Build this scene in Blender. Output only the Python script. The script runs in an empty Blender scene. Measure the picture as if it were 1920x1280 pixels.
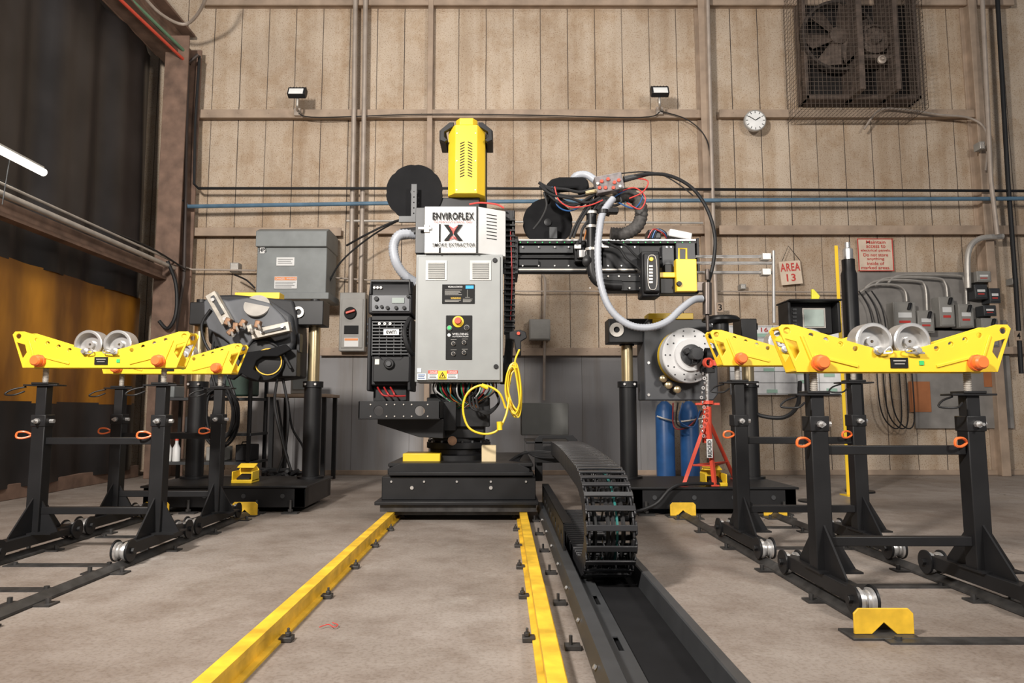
import bpy, bmesh, math, random
from mathutils import Vector, Matrix, Euler
random.seed(3)
scene=bpy.context.scene
COL=scene.collection
F=1280.0; CX=943.0; PITCH=math.atan(130/1280.0); CH=0.9
cp,sp=math.cos(PITCH),math.sin(PITCH)
def P(u,v,y):
    b=(640-v)/F; a=(u-CX)/F; yd=cp-b*sp; zd=sp+b*cp; t=y/yd
    return Vector((a*t,y,CH+zd*t))
def R(u0,v0,u1,v1,y):
    vm=(v0+v1)/2
    return P(u0,vm,y).x,P(u1,vm,y).x,P(u0,v1,y).z,P(u0,v0,y).z
def S(px,y): return px*y/F
# ---------------- materials
MC={}
def nodes(name):
    m=bpy.data.materials.new(name); m.use_nodes=True
    nt=m.node_tree; b=nt.nodes['Principled BSDF']; return m,nt,b
def M(name,col=(.5,.5,.5),rough=.5,metal=0,var=.12,scale=6,bump=0,bscale=80,emit=0,spec=.5):
    if name in MC: return MC[name]
    m,nt,b=nodes(name)
    b.inputs['Roughness'].default_value=rough; b.inputs['Metallic'].default_value=metal; b.inputs['Specular IOR Level'].default_value=spec
    tc=nt.nodes.new('ShaderNodeTexCoord'); n=nt.nodes.new('ShaderNodeTexNoise')
    n.inputs['Scale'].default_value=scale; n.inputs['Detail'].default_value=5
    nt.links.new(tc.outputs['Object'],n.inputs['Vector'])
    r=nt.nodes.new('ShaderNodeValToRGB'); r.color_ramp.elements[0].position=.3; r.color_ramp.elements[1].position=.7
    r.color_ramp.elements[0].color=(*[max(0,c*(1-var)) for c in col],1)
    r.color_ramp.elements[1].color=(*[min(1,c*(1+var)) for c in col],1)
    nt.links.new(n.outputs['Fac'],r.inputs['Fac']); nt.links.new(r.outputs['Color'],b.inputs['Base Color'])
    if bump:
        n2=nt.nodes.new('ShaderNodeTexNoise'); n2.inputs['Scale'].default_value=bscale
        bp=nt.nodes.new('ShaderNodeBump'); bp.inputs['Strength'].default_value=bump; bp.inputs['Distance'].default_value=.005
        nt.links.new(tc.outputs['Object'],n2.inputs['Vector']); nt.links.new(n2.outputs['Fac'],bp.inputs['Height']); nt.links.new(bp.outputs['Normal'],b.inputs['Normal'])
    if emit:
        b.inputs['Emission Color'].default_value=(*col,1); b.inputs['Emission Strength'].default_value=emit
    MC[name]=m; return m
def mathn(nt,op,a,b=None,c=None):
    n=nt.nodes.new('ShaderNodeMath'); n.operation=op
    for i,x in enumerate((a,b,c)):
        if x is None: continue
        if isinstance(x,(int,float)): n.inputs[i].default_value=x
        else: nt.links.new(x,n.inputs[i])
    return n.outputs[0]
def noise(nt,vec,scale,detail=4,rough=.5,mp=None):
    if mp:
        mm=nt.nodes.new('ShaderNodeMapping'); mm.inputs['Scale'].default_value=mp; nt.links.new(vec,mm.inputs['Vector']); vec=mm.outputs['Vector']
    n=nt.nodes.new('ShaderNodeTexNoise'); n.inputs['Scale'].default_value=scale; n.inputs['Detail'].default_value=detail; n.inputs['Roughness'].default_value=rough
    nt.links.new(vec,n.inputs['Vector']); return n.outputs['Fac']
def ramp(nt,fac,stops):
    r=nt.nodes.new('ShaderNodeValToRGB'); e=r.color_ramp.elements
    e[0].position=stops[0][0]; e[0].color=(*stops[0][1],1); e[1].position=stops[1][0]; e[1].color=(*stops[1][1],1)
    for p,c in stops[2:]:
        x=e.new(p); x.color=(*c,1)
    nt.links.new(fac,r.inputs['Fac']); return r.outputs['Color']
def mix(nt,fac,a,b,mode='MIX'):
    n=nt.nodes.new('ShaderNodeMix'); n.data_type='RGBA'; n.blend_type=mode
    if isinstance(fac,(int,float)): n.inputs[0].default_value=fac
    else: nt.links.new(fac,n.inputs[0])
    for i,x in ((6,a),(7,b)):
        if isinstance(x,tuple): n.inputs[i].default_value=(*x,1)
        else: nt.links.new(x,n.inputs[i])
    return n.outputs[2]
def wallmat(name,c0,c1,period,off,gline,speck=True,ls=1.0):
    m,nt,b=nodes(name); g=nt.nodes.new('ShaderNodeNewGeometry'); pos=g.outputs['Position']
    sx=nt.nodes.new('ShaderNodeSeparateXYZ'); nt.links.new(pos,sx.inputs[0])
    col=ramp(nt,noise(nt,pos,.8,6,.6),[(.3,c0),(.7,c1)])
    st=noise(nt,pos,1,5,.6,(4,1,.3))
    col=mix(nt,1.0,col,ramp(nt,st,[(.34,(.84,.79,.73)),(.54,(1,1,1))]),'MULTIPLY')
    if speck:
        col=mix(nt,1.0,col,ramp(nt,noise(nt,pos,60,2,.5),[(.33,(.62,.54,.47)),(.44,(1,1,1))]),'MULTIPLY')
        col=mix(nt,1.0,col,ramp(nt,noise(nt,pos,130,2,.5),[(.38,(.86,.82,.78)),(.5,(1,1,1))]),'MULTIPLY')
        col=mix(nt,1.0,col,ramp(nt,noise(nt,pos,2.6,7,.7),[(.38,(.86,.80,.73)),(.54,(1,1,1))]),'MULTIPLY')
    wob=mathn(nt,'MULTIPLY',mathn(nt,'SUBTRACT',noise(nt,pos,3,3),.5),.010)
    x=mathn(nt,'ADD',mathn(nt,'ADD',sx.outputs['X'],wob),off)
    fr=mathn(nt,'ABSOLUTE',mathn(nt,'SUBTRACT',mathn(nt,'FRACT',mathn(nt,'DIVIDE',x,period)),.5))
    line=mathn(nt,'LESS_THAN',fr,gline)
    k=noise(nt,pos,1,2,.5,(2.4,1,.25))
    lf=mathn(nt,'MULTIPLY',line,mathn(nt,'MULTIPLY_ADD',k,1.3*ls,.2*ls))
    col=mix(nt,lf,col,(.05,.037,.03))
    nt.links.new(col,b.inputs['Base Color']); b.inputs['Roughness'].default_value=.85
    bp=nt.nodes.new('ShaderNodeBump'); bp.inputs['Strength'].default_value=.2 if speck else .05; bp.inputs['Distance'].default_value=.008
    nt.links.new(noise(nt,pos,60,4),bp.inputs['Height']); nt.links.new(bp.outputs['Normal'],b.inputs['Normal'])
    return m
WALL=wallmat('siding',(.44,.35,.265),(.60,.50,.395),.41,.05,.015)
GREYW=wallmat('grey_siding',(.27,.265,.27),(.31,.305,.31),.82,.1,.006,False,.6)
def floormat():
    m,nt,b=nodes('concrete'); g=nt.nodes.new('ShaderNodeNewGeometry'); pos=g.outputs['Position']
    col=ramp(nt,noise(nt,pos,.6,7,.6),[(.32,(.20,.163,.138)),(.5,(.27,.23,.20)),(.68,(.335,.295,.265))])
    col=mix(nt,1.0,col,ramp(nt,noise(nt,pos,3.0,9,.75),[(.36,(.78,.74,.71)),(.54,(1,1,1))]),'MULTIPLY')
    col=mix(nt,1.0,col,ramp(nt,noise(nt,pos,60,3,.6),[(.40,(.84,.82,.80)),(.5,(1,1,1))]),'MULTIPLY')
    dust=ramp(nt,noise(nt,pos,2.0,9,.78),[(.56,(0,0,0)),(.76,(1,1,1))])
    col=mix(nt,mathn(nt,'MULTIPLY',dust,.35),col,(.53,.50,.46))
    v=nt.nodes.new('ShaderNodeTexVoronoi'); v.feature='DISTANCE_TO_EDGE'; v.inputs['Scale'].default_value=.3
    mp=nt.nodes.new('ShaderNodeVectorMath'); mp.operation='ADD'
    nn=nt.nodes.new('ShaderNodeTexNoise'); nn.inputs['Scale'].default_value=2.5; nn.inputs['Detail'].default_value=6
    nt.links.new(pos,nn.inputs['Vector']); sc=nt.nodes.new('ShaderNodeVectorMath'); sc.operation='SCALE'; sc.inputs['Scale'].default_value=.45
    nt.links.new(nn.outputs['Color'],sc.inputs[0]); nt.links.new(pos,mp.inputs[0]); nt.links.new(sc.outputs[0],mp.inputs[1]); nt.links.new(mp.outputs[0],v.inputs['Vector'])
    cr=mathn(nt,'LESS_THAN',v.outputs['Distance'],.0014)
    sx=nt.nodes.new('ShaderNodeSeparateXYZ'); nt.links.new(pos,sx.inputs[0])
    cr=mathn(nt,'MULTIPLY',cr,mathn(nt,'GREATER_THAN',sx.outputs['X'],.9))
    col=mix(nt,mathn(nt,'MULTIPLY',cr,.7),col,(.07,.05,.04))
    nt.links.new(col,b.inputs['Base Color'])
    nt.links.new(ramp(nt,noise(nt,pos,1.2,6,.7),[(.35,(.42,.42,.42)),(.6,(.68,.68,.68))]),b.inputs['Roughness'])
    bp=nt.nodes.new('ShaderNodeBump'); bp.inputs['Strength'].default_value=.15; bp.inputs['Distance'].default_value=.008
    nt.links.new(noise(nt,pos,30,6),bp.inputs['Height']); nt.links.new(bp.outputs['Normal'],b.inputs['Normal'])
    return m
CONC=floormat()
BLK=M('black_paint',(.011,.011,.012),.45,0,.25,5,spec=.35)
BLK2=M('black_plastic',(.013,.013,.014),.55,0,.2,spec=.35)
MAT=M('matt_black',(.010,.010,.011),.85,0,.15,spec=.15)
DRK=M('dark_grey_paint',(.04,.042,.045),.45,0,.15)
CHAR=M('charcoal',(.020,.020,.022),.55,spec=.35)
YEL=M('yellow_paint',(.84,.56,.03),.4,0,.06,4)
YELW=M('worn_yellow_paint',(.74,.45,.03),.5,0,.3,9)
GRY=M('grey_enamel',(.285,.295,.29),.45,0,.05)
GRYD=M('grey_transformer',(.20,.215,.215),.5,0,.1)
GRYM=M('grey_box',(.27,.26,.24),.5,0,.12)
WHT=M('white_enamel',(.70,.70,.69),.4,0,.04)
SIL=M('machined_steel',(.62,.61,.60),.32,.75,.12,12)
GALV=M('galvanised',(.50,.47,.43),.42,.5,.15,8)
COND=M('painted_conduit',(.38,.32,.27),.5,.2,.15)
BRASS=M('brass_rod',(.62,.50,.30),.3,.85,.1)
COPR=M('copper_clamp',(.26,.15,.09),.45,.6,.3,20)
ORG=M('orange_plastic',(.85,.17,.04),.35,0,.05)
RED=M('red_paint',(.65,.075,.04),.4,0,.1)
REDL=M('red_ink',(.55,.05,.04),.5)
DRED=M('dark_red_cable',(.32,.02,.02),.4)
GRN=M('green_ink',(.05,.5,.15),.4)
BLU=M('blue_pipe_paint',(.09,.17,.25),.5,0,.2)
CYL=M('blue_cylinder_paint',(.02,.09,.26),.4,0,.15)
INK=M('black_ink',(.010,.010,.010),.6,spec=.2)
BRN=M('beige_girt_paint',(.36,.27,.20),.7,0,.22,4,.2)
RUST=M('rust_brown_paint',(.17,.105,.075),.7,0,.35,5,.2)
HOSE=M('grey_hose',(.36,.38,.42),.4,0,.05)
YCAB=M('yellow_cable',(.84,.58,.02),.4)
WOOD=M('pale_wood',(.62,.5,.3),.7)
CREAM=M('cream_board',(.66,.54,.42),.6)
PLY=M('grey_board',(.23,.215,.20),.7,0,.2,4)
BLUE=M('blue_plastic',(.02,.35,.75),.4)
SCRN=M('lcd_screen',(.42,.50,.46),.25)
TRK=M('weathered_steel',(.045,.043,.042),.5,.3,.4,14)
# ---------------- geometry builder
ORG_={}
def spl(pts,n=6,closed=False):
    pts=[Vector(p) for p in pts]
    if len(pts)<3: return pts
    out=[]; N=len(pts); rng=N if closed else N-1
    for i in range(rng):
        if closed: a,b,c,d=[pts[(i+k)%N] for k in (-1,0,1,2)]
        else: a,b,c,d=pts[max(i-1,0)],pts[i],pts[i+1],pts[min(i+2,N-1)]
        for k in range(n):
            t=k/n
            out.append(.5*((2*b)+(c-a)*t+(2*a-5*b+4*c-d)*t*t+(3*b-a-3*c+d)*t**3))
    if not closed: out.append(pts[-1])
    return out
SPLIT={'bolt','screw','skid','crossbar','cross_head','leg','shelf','rod','linear_rail','hour_mark','vent_slot','socket','wheel_fork','clamp_bolt','slider_block','strap','bolt_hole','cable_gland','heat_sink_fin','data_line','rust_patch','guide_rod','crossbeam','cable','fitting'}
class B:
    def __init__(s): s.bm=bmesh.new()
    def bc(s,c,d,rot=None):
        c=Vector(c); m=Euler(rot).to_matrix() if rot else Matrix.Identity(3)
        vs=[s.bm.verts.new(c+m@Vector((i*d[0]/2,j*d[1]/2,k*d[2]/2))) for i in(-1,1) for j in(-1,1) for k in(-1,1)]
        for f in((0,1,3,2),(4,6,7,5),(0,4,5,1),(2,3,7,6),(0,2,6,4),(1,5,7,3)): s.bm.faces.new([vs[i] for i in f])
        return s
    def box(s,x0,x1,y0,y1,z0,z1,rot=None):
        return s.bc(((x0+x1)/2,(y0+y1)/2,(z0+z1)/2),(abs(x1-x0),abs(y1-y0),abs(z1-z0)),rot)
    def px(s,u0,v0,u1,v1,y,d,rot=None):
        x0,x1,z0,z1=R(u0,v0,u1,v1,y); return s.box(x0,x1,y,y+d,z0,z1,rot)
    def lathe(s,c,ax,prof,seg=24,close=False):
        c=Vector(c); q=Vector(ax).normalized().to_track_quat('Z','Y'); rings=[]
        for r,h in prof:
            if r<=1e-6: rings.append([s.bm.verts.new(c+q@Vector((0,0,h)))])
            else: rings.append([s.bm.verts.new(c+q@Vector((r*math.cos(2*math.pi*i/seg),r*math.sin(2*math.pi*i/seg),h))) for i in range(seg)])
        prs=list(zip(rings,rings[1:]))+([(rings[-1],rings[0])] if close else [])
        for a,b in prs:
            for i in range(seg):
                j=(i+1)%seg
                if len(a)==1 and len(b)==1: continue
                if len(a)==1: s.bm.faces.new((a[0],b[i],b[j]))
                elif len(b)==1: s.bm.faces.new((a[i],a[j],b[0]))
                else: s.bm.faces.new((a[i],a[j],b[j],b[i]))
        return s
    def cyl(s,p0,p1,r,seg=14,r2=None):
        p0=Vector(p0);p1=Vector(p1); L=(p1-p0).length; r2=r if r2 is None else r2
        return s.lathe(p0,p1-p0,[(0,0),(r,0),(r2,L),(0,L)],seg)
    def tube(s,pts,r,seg=8,n=6,closed=False,rf=None):
        p=spl(pts,n,closed) if n else [Vector(q) for q in pts]; N=len(p); rings=[]; up=None
        for i in range(N):
            t=(p[(i+1)%N]-p[i-1]) if closed else (p[min(i+1,N-1)]-p[max(i-1,0)])
            if t.length<1e-9: t=Vector((0,0,1))
            t.normalize()
            if up is None: up=t.orthogonal()
            up=(up-t*up.dot(t)); up=up.normalized() if up.length>1e-6 else t.orthogonal().normalized()
            w=t.cross(up); rr=rf(i) if rf else r
            rings.append([s.bm.verts.new(p[i]+up*rr*math.cos(2*math.pi*k/seg)+w*rr*math.sin(2*math.pi*k/seg)) for k in range(seg)])
        for i in range(N if closed else N-1):
            a=rings[i];b=rings[(i+1)%N]
            for k in range(seg): s.bm.faces.new((a[k],a[(k+1)%seg],b[(k+1)%seg],b[k]))
        if not closed: s.bm.faces.new(rings[0]); s.bm.faces.new(rings[-1])
        return s
    def prism(s,poly,o,ux,uy,dv,holes=()):
        o=Vector(o);ux=Vector(ux);uy=Vector(uy);dv=Vector(dv); es=[];vv=[]
        for lp in [poly]+list(holes):
            vs=[s.bm.verts.new(o+ux*a+uy*b) for a,b in lp]; vv+=vs
            if holes: es+=[s.bm.edges.new((vs[i],vs[(i+1)%len(vs)])) for i in range(len(vs))]
        if holes:
            g=bmesh.ops.triangle_fill(s.bm,use_beauty=True,edges=es)['geom']; fs=[x for x in g if isinstance(x,bmesh.types.BMFace)]
        else: fs=[s.bm.faces.new(vv)]
        e=bmesh.ops.extrude_face_region(s.bm,geom=fs,use_keep_orig=True)['geom']
        nv=[x for x in e if isinstance(x,bmesh.types.BMVert)]; bmesh.ops.translate(s.bm,verts=nv,vec=dv)
        return s
    def islands(s):
        bm=s.bm; bm.verts.index_update(); seen=set(); out=[]
        for v in bm.verts:
            if v in seen: continue
            st=[v]; seen.add(v); isl=[]
            while st:
                a=st.pop(); isl.append(a)
                for e in a.link_edges:
                    o=e.other_vert(a)
                    if o not in seen: seen.add(o); st.append(o)
            out.append(isl)
        return out
    def done(s,name,mat,par=None,label=None,cat=None,group=None,bev=0,kind=None,ang=35):
        if par is not None and name in SPLIT:
            isl=s.islands()
            if 1<len(isl)<=60:
                res=None
                for vs in isl:
                    nb=B(); mp={v:nb.bm.verts.new(v.co) for v in vs}; fs=set(f for v in vs for f in v.link_faces)
                    for f in fs: nb.bm.faces.new([mp[v] for v in f.verts])
                    res=nb._done(name,mat,par,label,cat,group,bev,kind,ang)
                s.bm.free(); return res
        return s._done(name,mat,par,label,cat,group,bev,kind,ang)
    def _done(s,name,mat,par,label,cat,group,bev,kind,ang):
        bm=s.bm; bmesh.ops.recalc_face_normals(bm,faces=bm.faces[:])
        lo=Vector([min(v.co[i] for v in bm.verts) for i in range(3)]); hi=Vector([max(v.co[i] for v in bm.verts) for i in range(3)])
        c=(lo+hi)/2
        if par is None and kind!='structure': c.z=lo.z
        bmesh.ops.translate(bm,verts=bm.verts[:],vec=-c)
        me=bpy.data.meshes.new(name); bm.to_mesh(me); bm.free()
        me.polygons.foreach_set('use_smooth',[True]*len(me.polygons)); me.set_sharp_from_angle(angle=math.radians(ang))
        me.materials.append(mat); ob=bpy.data.objects.new(name,me); COL.objects.link(ob); ORG_[ob]=c
        if par is not None: ob.parent=par; ob.location=c-ORG_[par]
        else: ob.location=c
        if label: ob['label']=label
        if cat: ob['category']=cat
        if group: ob['group']=group
        if kind: ob['kind']=kind
        if bev:
            md=ob.modifiers.new('bevel','BEVEL'); md.width=bev; md.segments=2; md.limit_method='ANGLE'
        return ob
def thing(name,label,cat,loc,group=None):
    e=bpy.data.objects.new(name,None); e.empty_display_size=.1; COL.objects.link(e); e.location=loc; ORG_[e]=Vector(loc)
    e['label']=label; e['category']=cat
    if group: e['group']=group
    return e
def bx(name,mat,par,u0,v0,u1,v1,y,d,bev=.004,**k):
    return B().px(u0,v0,u1,v1,y,d).done(name,mat,par,bev=bev,**k)
def txt(par,s,u0,v0,u1,v1,y,mat,name='lettering',rot=0,vert=False,wt=.008):
    x0,x1,z0,z1=R(u0,v0,u1,v1,y)
    cu=bpy.data.curves.new('t','FONT'); cu.body=s; cu.align_x='CENTER'; cu.size=1; cu.resolution_u=3
    cu.offset=wt
    if wt>.012: cu.space_character=1.12
    o=bpy.data.objects.new('t',cu); COL.objects.link(o); bpy.context.view_layer.update()
    me=bpy.data.meshes.new_from_object(o.evaluated_get(bpy.context.evaluated_depsgraph_get()))
    bpy.data.objects.remove(o)
    xs=[v.co.x for v in me.vertices]; ys=[v.co.y for v in me.vertices]
    mx,my=(min(xs)+max(xs))/2,(min(ys)+max(ys))/2; w=max(xs)-min(xs); h=max(ys)-min(ys)
    W,H=x1-x0,z1-z0
    if vert: W,H=H,W
    q=Matrix.Rotation(-math.pi/2 if vert else rot,3,'Y')
    for v in me.vertices: v.co=q@Vector(((v.co.x-mx)/w*W,0,(v.co.y-my)/h*H))
    me.materials.append(mat); me.name=name
    ob=bpy.data.objects.new(name,me); COL.objects.link(ob); c=Vector(((x0+x1)/2,y,(z0+z1)/2)); ORG_[ob]=c
    ob.parent=par; ob.location=c-ORG_[par]; return ob
def lines(par,u0,v0,u1,v1,n,y,mat):
    b=B(); h=(v1-v0)/n
    for i in range(n): b.px(u0,v0+i*h,u1-(u1-u0)*(.0,.12,.05,.2)[i%4],v0+i*h+h*.45,y,.001)
    return b._done('small_print',mat,par,None,None,None,0,None,35)
def circ(r,n=14,cx=0,cy=0): return [(cx+r*math.cos(2*math.pi*i/n),cy+r*math.sin(2*math.pi*i/n)) for i in range(n)]
X_,Y_,Z_=Vector((1,0,0)),Vector((0,1,0)),Vector((0,0,1))
WY=9.8
# ================= STRUCTURE
B().box(-5.7,9,-2,10,-.12,0).done('floor',CONC,kind='structure')
B().box(-5.7,9,WY,WY+.15,0,8.2).done('wall_back',WALL,kind='structure')
B().box(-5.75,-5.6,-2,WY,0,8.2).done('wall_left',M('dark_wall',(.05,.04,.035),.9),kind='structure')
tn=[0]
def trim(mat,f,**k):
    tn[0]+=1; b=B(); f(b); return b.done('trim_%d'%tn[0],mat,kind='structure',bev=.006,**k)
x0,x1,_,_=R(470,660,1240,890,WY)
trim(GREYW,lambda b:b.box(x0,x1,WY-.04,WY,.05,P(900,662,WY).z))
trim(BRN,lambda b:b.box(-5.6,9,WY-.05,WY,.0,.07))
def girt(u0,u1,v0,v1):
    def f(b):
        a=R(u0,v0,u1,v1,WY-.12); b.box(a[0],a[1],WY-.12,WY,a[2],a[3]-.03); b.box(a[0],a[1],WY-.14,WY-.11,a[2]-.02,a[3])
        x=a[0]+.2
        while x<a[1]: b.cyl((x,WY-.145,(a[2]+a[3])/2),(x,WY-.13,(a[2]+a[3])/2),.012,8); x+=.45
    return f
for g in [(365,1322,206,219),(1348,1850,206,218),(380,1900,-6,8),(345,640,427,440),(705,1322,423,436),(1348,1960,423,437),(600,1250,652,664),(1600,1960,650,661)]:
    trim(BRN,girt(*g))
def column(u0,u1,v0,yb=.22):
    def f(b):
        a=R(u0,v0,u1,890,WY-yb); z1=8.1; z0=0
        m=(a[0]+a[1])/2
        b.box(a[0],a[1],WY-yb,WY-yb+.025,z0,z1); b.box(m-.012,m+.012,WY-yb+.02,WY-.02,z0,z1); b.box(a[0],a[1],WY-.03,WY,z0,z1)
    return f
trim(BRN,column(798,808,0,.15)); trim(BRN,column(1322,1342,0)); trim(BRN,column(1848,1864,0))
def lc(b):
    b.box(-4.78,-4.45,9.2,9.23,0,6.2); b.box(-4.63,-4.60,9.22,9.6,0,6.2); b.box(-4.78,-4.45,9.6,9.63,0,6.2)
trim(RUST,lc)
def topbeam(b):
    b.box(-4.95,-4.6,2.5,9.7,5.95,5.99); b.box(-4.79,-4.76,2.5,9.7,5.99,6.45); b.box(-4.95,-4.6,2.5,9.7,6.45,6.49)
trim(RUST,topbeam)
trim(RUST,lambda b:b.box(-5.15,-5.0,2,9.5,0,.16))
# ================= WELDING CURTAIN
def sheet(z0,z1,amp,ny=150,nz=10,X=-4.98,ph=0):
    b=B(); g=[]
    for i in range(ny+1):
        y=1.2+8.1*i/ny; row=[]
        for k in range(nz+1):
            z=z0+(z1-z0)*k/nz
            dx=amp*(math.sin(y*5.2+ph+.25*math.sin(z*1.3))+.5*math.sin(y*11+1.3+z*.3)+.5*math.sin(y*2.1+z*.5))*(1-.35*k/nz)
            row.append(b.bm.verts.new((X+dx,y,z)))
        g.append(row)
    for i in range(ny):
        for k in range(nz): b.bm.faces.new((g[i][k],g[i+1][k],g[i+1][k+1],g[i][k+1]))
    return b
cur=thing('welding_curtain','hanging black vinyl welding curtain with an amber band','curtain',(-4.98,5.2,.12))
CB=M('black_vinyl',(.018,.016,.016),.42,0,.5,1.5,.3,3)
am,nt,bb=nodes('amber_vinyl'); bb.inputs['Roughness'].default_value=.4
_tc=nt.nodes.new('ShaderNodeNewGeometry'); nt.links.new(ramp(nt,noise(nt,_tc.outputs['Position'],1,4,.6,(1,1.6,.5)),[(.35,(.14,.05,.006)),(.65,(.38,.16,.015))]),bb.inputs['Base Color'])
sheet(2.42,5.95,.055).done('upper_panel',CB,cur,ang=80)
sheet(.98,2.44,.035).done('amber_panel',am,cur,ang=80,label='translucent amber vinyl strip')
sheet(.12,1.0,.045).done('lower_panel',CB,cur,ang=80)
bt=B()
bt.cyl((-4.95,1.2,5.97),(-4.95,9.3,5.97),.025); bt.done('curtain_rod',RUST,cur)
br=thing('overhead_rail','painted steel rail carrying bundled conduits along the curtain','rail',(-4.55,6.6,2.6))
B().box(-4.72,-4.6,2.5,9.3,2.68,2.72).box(-4.69,-4.66,2.5,9.3,2.72,2.86).done('rail_beam',RUST,br)
B().cyl((-4.5,2.5,2.84),(-4.5,9.2,2.84),.03).done('conduit',GALV,br)
B().cyl((-4.5,2.5,2.93),(-4.5,9.2,2.93),.014).done('conduit',GALV,br)
B().tube([(-4.55,2.5,2.96),(-4.52,4,2.93),(-4.55,5.5,2.98),(-4.53,7,2.94),(-4.5,8.5,2.97),(-4.4,9.3,2.85)],.012).done('cable',BLK2,br)
B().tube([(-4.5,9.0,2.9),(-4.42,9.1,2.6),(-4.4,9.1,2.2),(-4.5,9.1,2.0),(-4.62,9.1,2.1)],.025).done('cable',BLK2,br)
for v,m,z in ((5.7,RED,.02),(5.83,M('green_pipe_paint',(.12,.25,.15),.5),.02)):
    B().tube([(-4.98+.12,3,v+.15),(-4.72,6.5,v+.15),(-4.52,9.3,v+.15)],.022,n=2).done('overhead_pipe',m,None,'painted steel service pipe running below the roof beam','pipe',group='overhead service pipes')
B().tube([P(390,-60,8.2),P(385,0,8.6),P(350,45,9.0),P(300,25,8.7),P(250,-30,8.2)],.022).done('overhead_conduit',COND,None,'bent beige conduit near the roof corner','conduit')
fl=thing('strip_light','glowing fluorescent strip light on thin rods above the rail','light fixture',(-4.35,5.4,2.73))
B().box(-4.39,-4.35,4.2,6.28,3.185,3.205).done('housing',GRYM,fl,bev=.004)
B().cyl((-4.37,4.22,3.155),(-4.37,6.3,3.155),.036,16).done('tube',M('glow',(1,.93,.82),emit=3.2),fl)
B().cyl((-4.44,5.9,2.72),(-4.40,5.9,3.19),.005).cyl((-4.44,4.6,2.72),(-4.40,4.6,3.19),.005).done('rod',DRK,fl)
# ================= PIPES AND CONDUITS ON THE WALL
def pipe(pts,r,m,label,name='wall_pipe',cat='pipe',n=0,group=None):
    return B().tube([P(*p) for p in pts],r,10,n).done(name,m,None,label,cat,group=group)
pipe([(374,105,9.5),(366,230,9.5),(364,345,9.5),(372,353,9.5),(900,353,9.5),(1940,358,9.5)],.02,BLK,'black iron pipe along the siding')
pipe([(372,102,9.4),(352,120,9.4),(345,520,9.4),(325,650,9.4)],.025,M('rusty_pipe',(.05,.035,.03),.6),'dark vertical pipe beside the corner column')
pipe([(345,375,9.45),(352,387,9.45),(900,378,9.45),(1940,372,9.45)],.028,BLU,'faded blue air pipe along the siding')
pipe([(650,414,9.6),(1318,418,9.6)],.018,GALV,'galvanised conduit along the girt')
pipe([(320,492,9.5),(360,505,9.6),(480,507,9.65)],.014,COND,'thin conduit feeding the transformer',name='conduit',cat='conduit')
pipe([(620,520,9.65),(980,546,9.65),(1340,546,9.65),(1610,548,9.65)],.012,COND,'thin conduit across the siding',name='conduit',cat='conduit')
for u in (663,682):
    pipe([(u+4,-40,9.6),(u,250,9.6),(u-6,555,9.6)],.035,COND,'large vertical conduit strapped to the siding',name='conduit',cat='conduit',group='vertical conduits')
pipe([(1326,-40,9.5),(1333,240,9.5),(1340,500,9.5),(1345,640,9.5)],.028,COND,'vertical conduit beside the wall column',name='conduit',cat='conduit')
pipe([(1840,-40,9.35),(1858,340,9.35),(1870,440,9.35)],.03,COND,'vertical conduit beside the wall column',name='conduit',cat='conduit')
pipe([(1868,-40,9.5),(1890,340,9.5),(1905,540,9.5),(1915,700,9.5)],.03,BLK2,'dark vertical pipe on the siding')
pipe([(560,213,9.6),(600,220,9.6),(800,214,9.6),(1000,216,9.6),(1200,220,9.6),(1237,210,9.6)],.008,BLK2,'sagging lamp cable along the girt',name='cable',cat='cable',n=6)
pipe([(1237,208,9.6),(1290,225,9.6),(1325,262,9.55),(1335,330,9.5)],.008,BLK2,'thin black cable drooping from floodlight',name='cable',cat='cable',n=6)
pipe([(1620,242,9.6),(1650,206,9.55),(1700,206,9.55),(1760,215,9.55),(1820,222,9.55),(1850,250,9.5),(1848,320,9.5)],.016,COND,'curved conduit below the exhaust fan',name='conduit',cat='conduit',n=6)
pipe([(1815,540,9.5),(1815,475,9.5),(1835,448,9.5),(1880,443,9.5)],.04,GALV,'thick curved conduit at the electrical panel',name='conduit',cat='conduit',n=6)
def jbox(u,v,w,h,y=9.66,label='small square grey junction box'):
    e=thing('junction_box',label,'electrical box',P(u,v+h,y))
    bx('body',GRYM,e,u-w,v-h,u+w,v+h,y,.13); bx('cover',GALV,e,u-w+1,v-h+1,u+w-1,v+h-1,y-.012,.012)
    b=B()
    for a in(-1,1):
        for c in(-1,1): p=P(u+a*(w-3),v+c*(h-3),y-.012); b.cyl(p,p-Y_*.006,.007,8)
    b.done('screw',SIL,e)
jbox(439,501,8,9); jbox(1842,272,5,7,9.4); jbox(1394,537,5,5); jbox(1904,527,6,6)
def flood(u,v):
    e=thing('floodlight','unlit square wall floodlight on a bracket','floodlight',P(u,v+38,9.7),'wall floodlights')
    c=P(u,v-6,9.3)
    B().bc(c,(.25,.09,.14),(math.radians(-25),0,0)).done('housing',BLK2,e,bev=.01)
    B().bc(c+Vector((0,-.052,.0)),(.20,.01,.10),(math.radians(-25),0,0)).done('lens',M('lens',(.75,.75,.73),.2,emit=.15),e)  # lamp is off; faint emission only brightens the white lens
    b=B()
    for i in range(6): b.bc(c+Vector((-.11+.044*i,.06,.04)),(.008,.09,.12),(math.radians(-25),0,0))
    b.done('heat_sink_fin',BLK2,e)
    B().tube([c+Vector((0,.03,-.05)),P(u,v+20,9.35),P(u,v+26,9.6)],.018).done('bracket',GALV,e)
    bx('junction_box',COND,e,u-6,v+22,u+6,v+36,9.6,.12)
flood(557,180); flood(1237,178)
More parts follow.
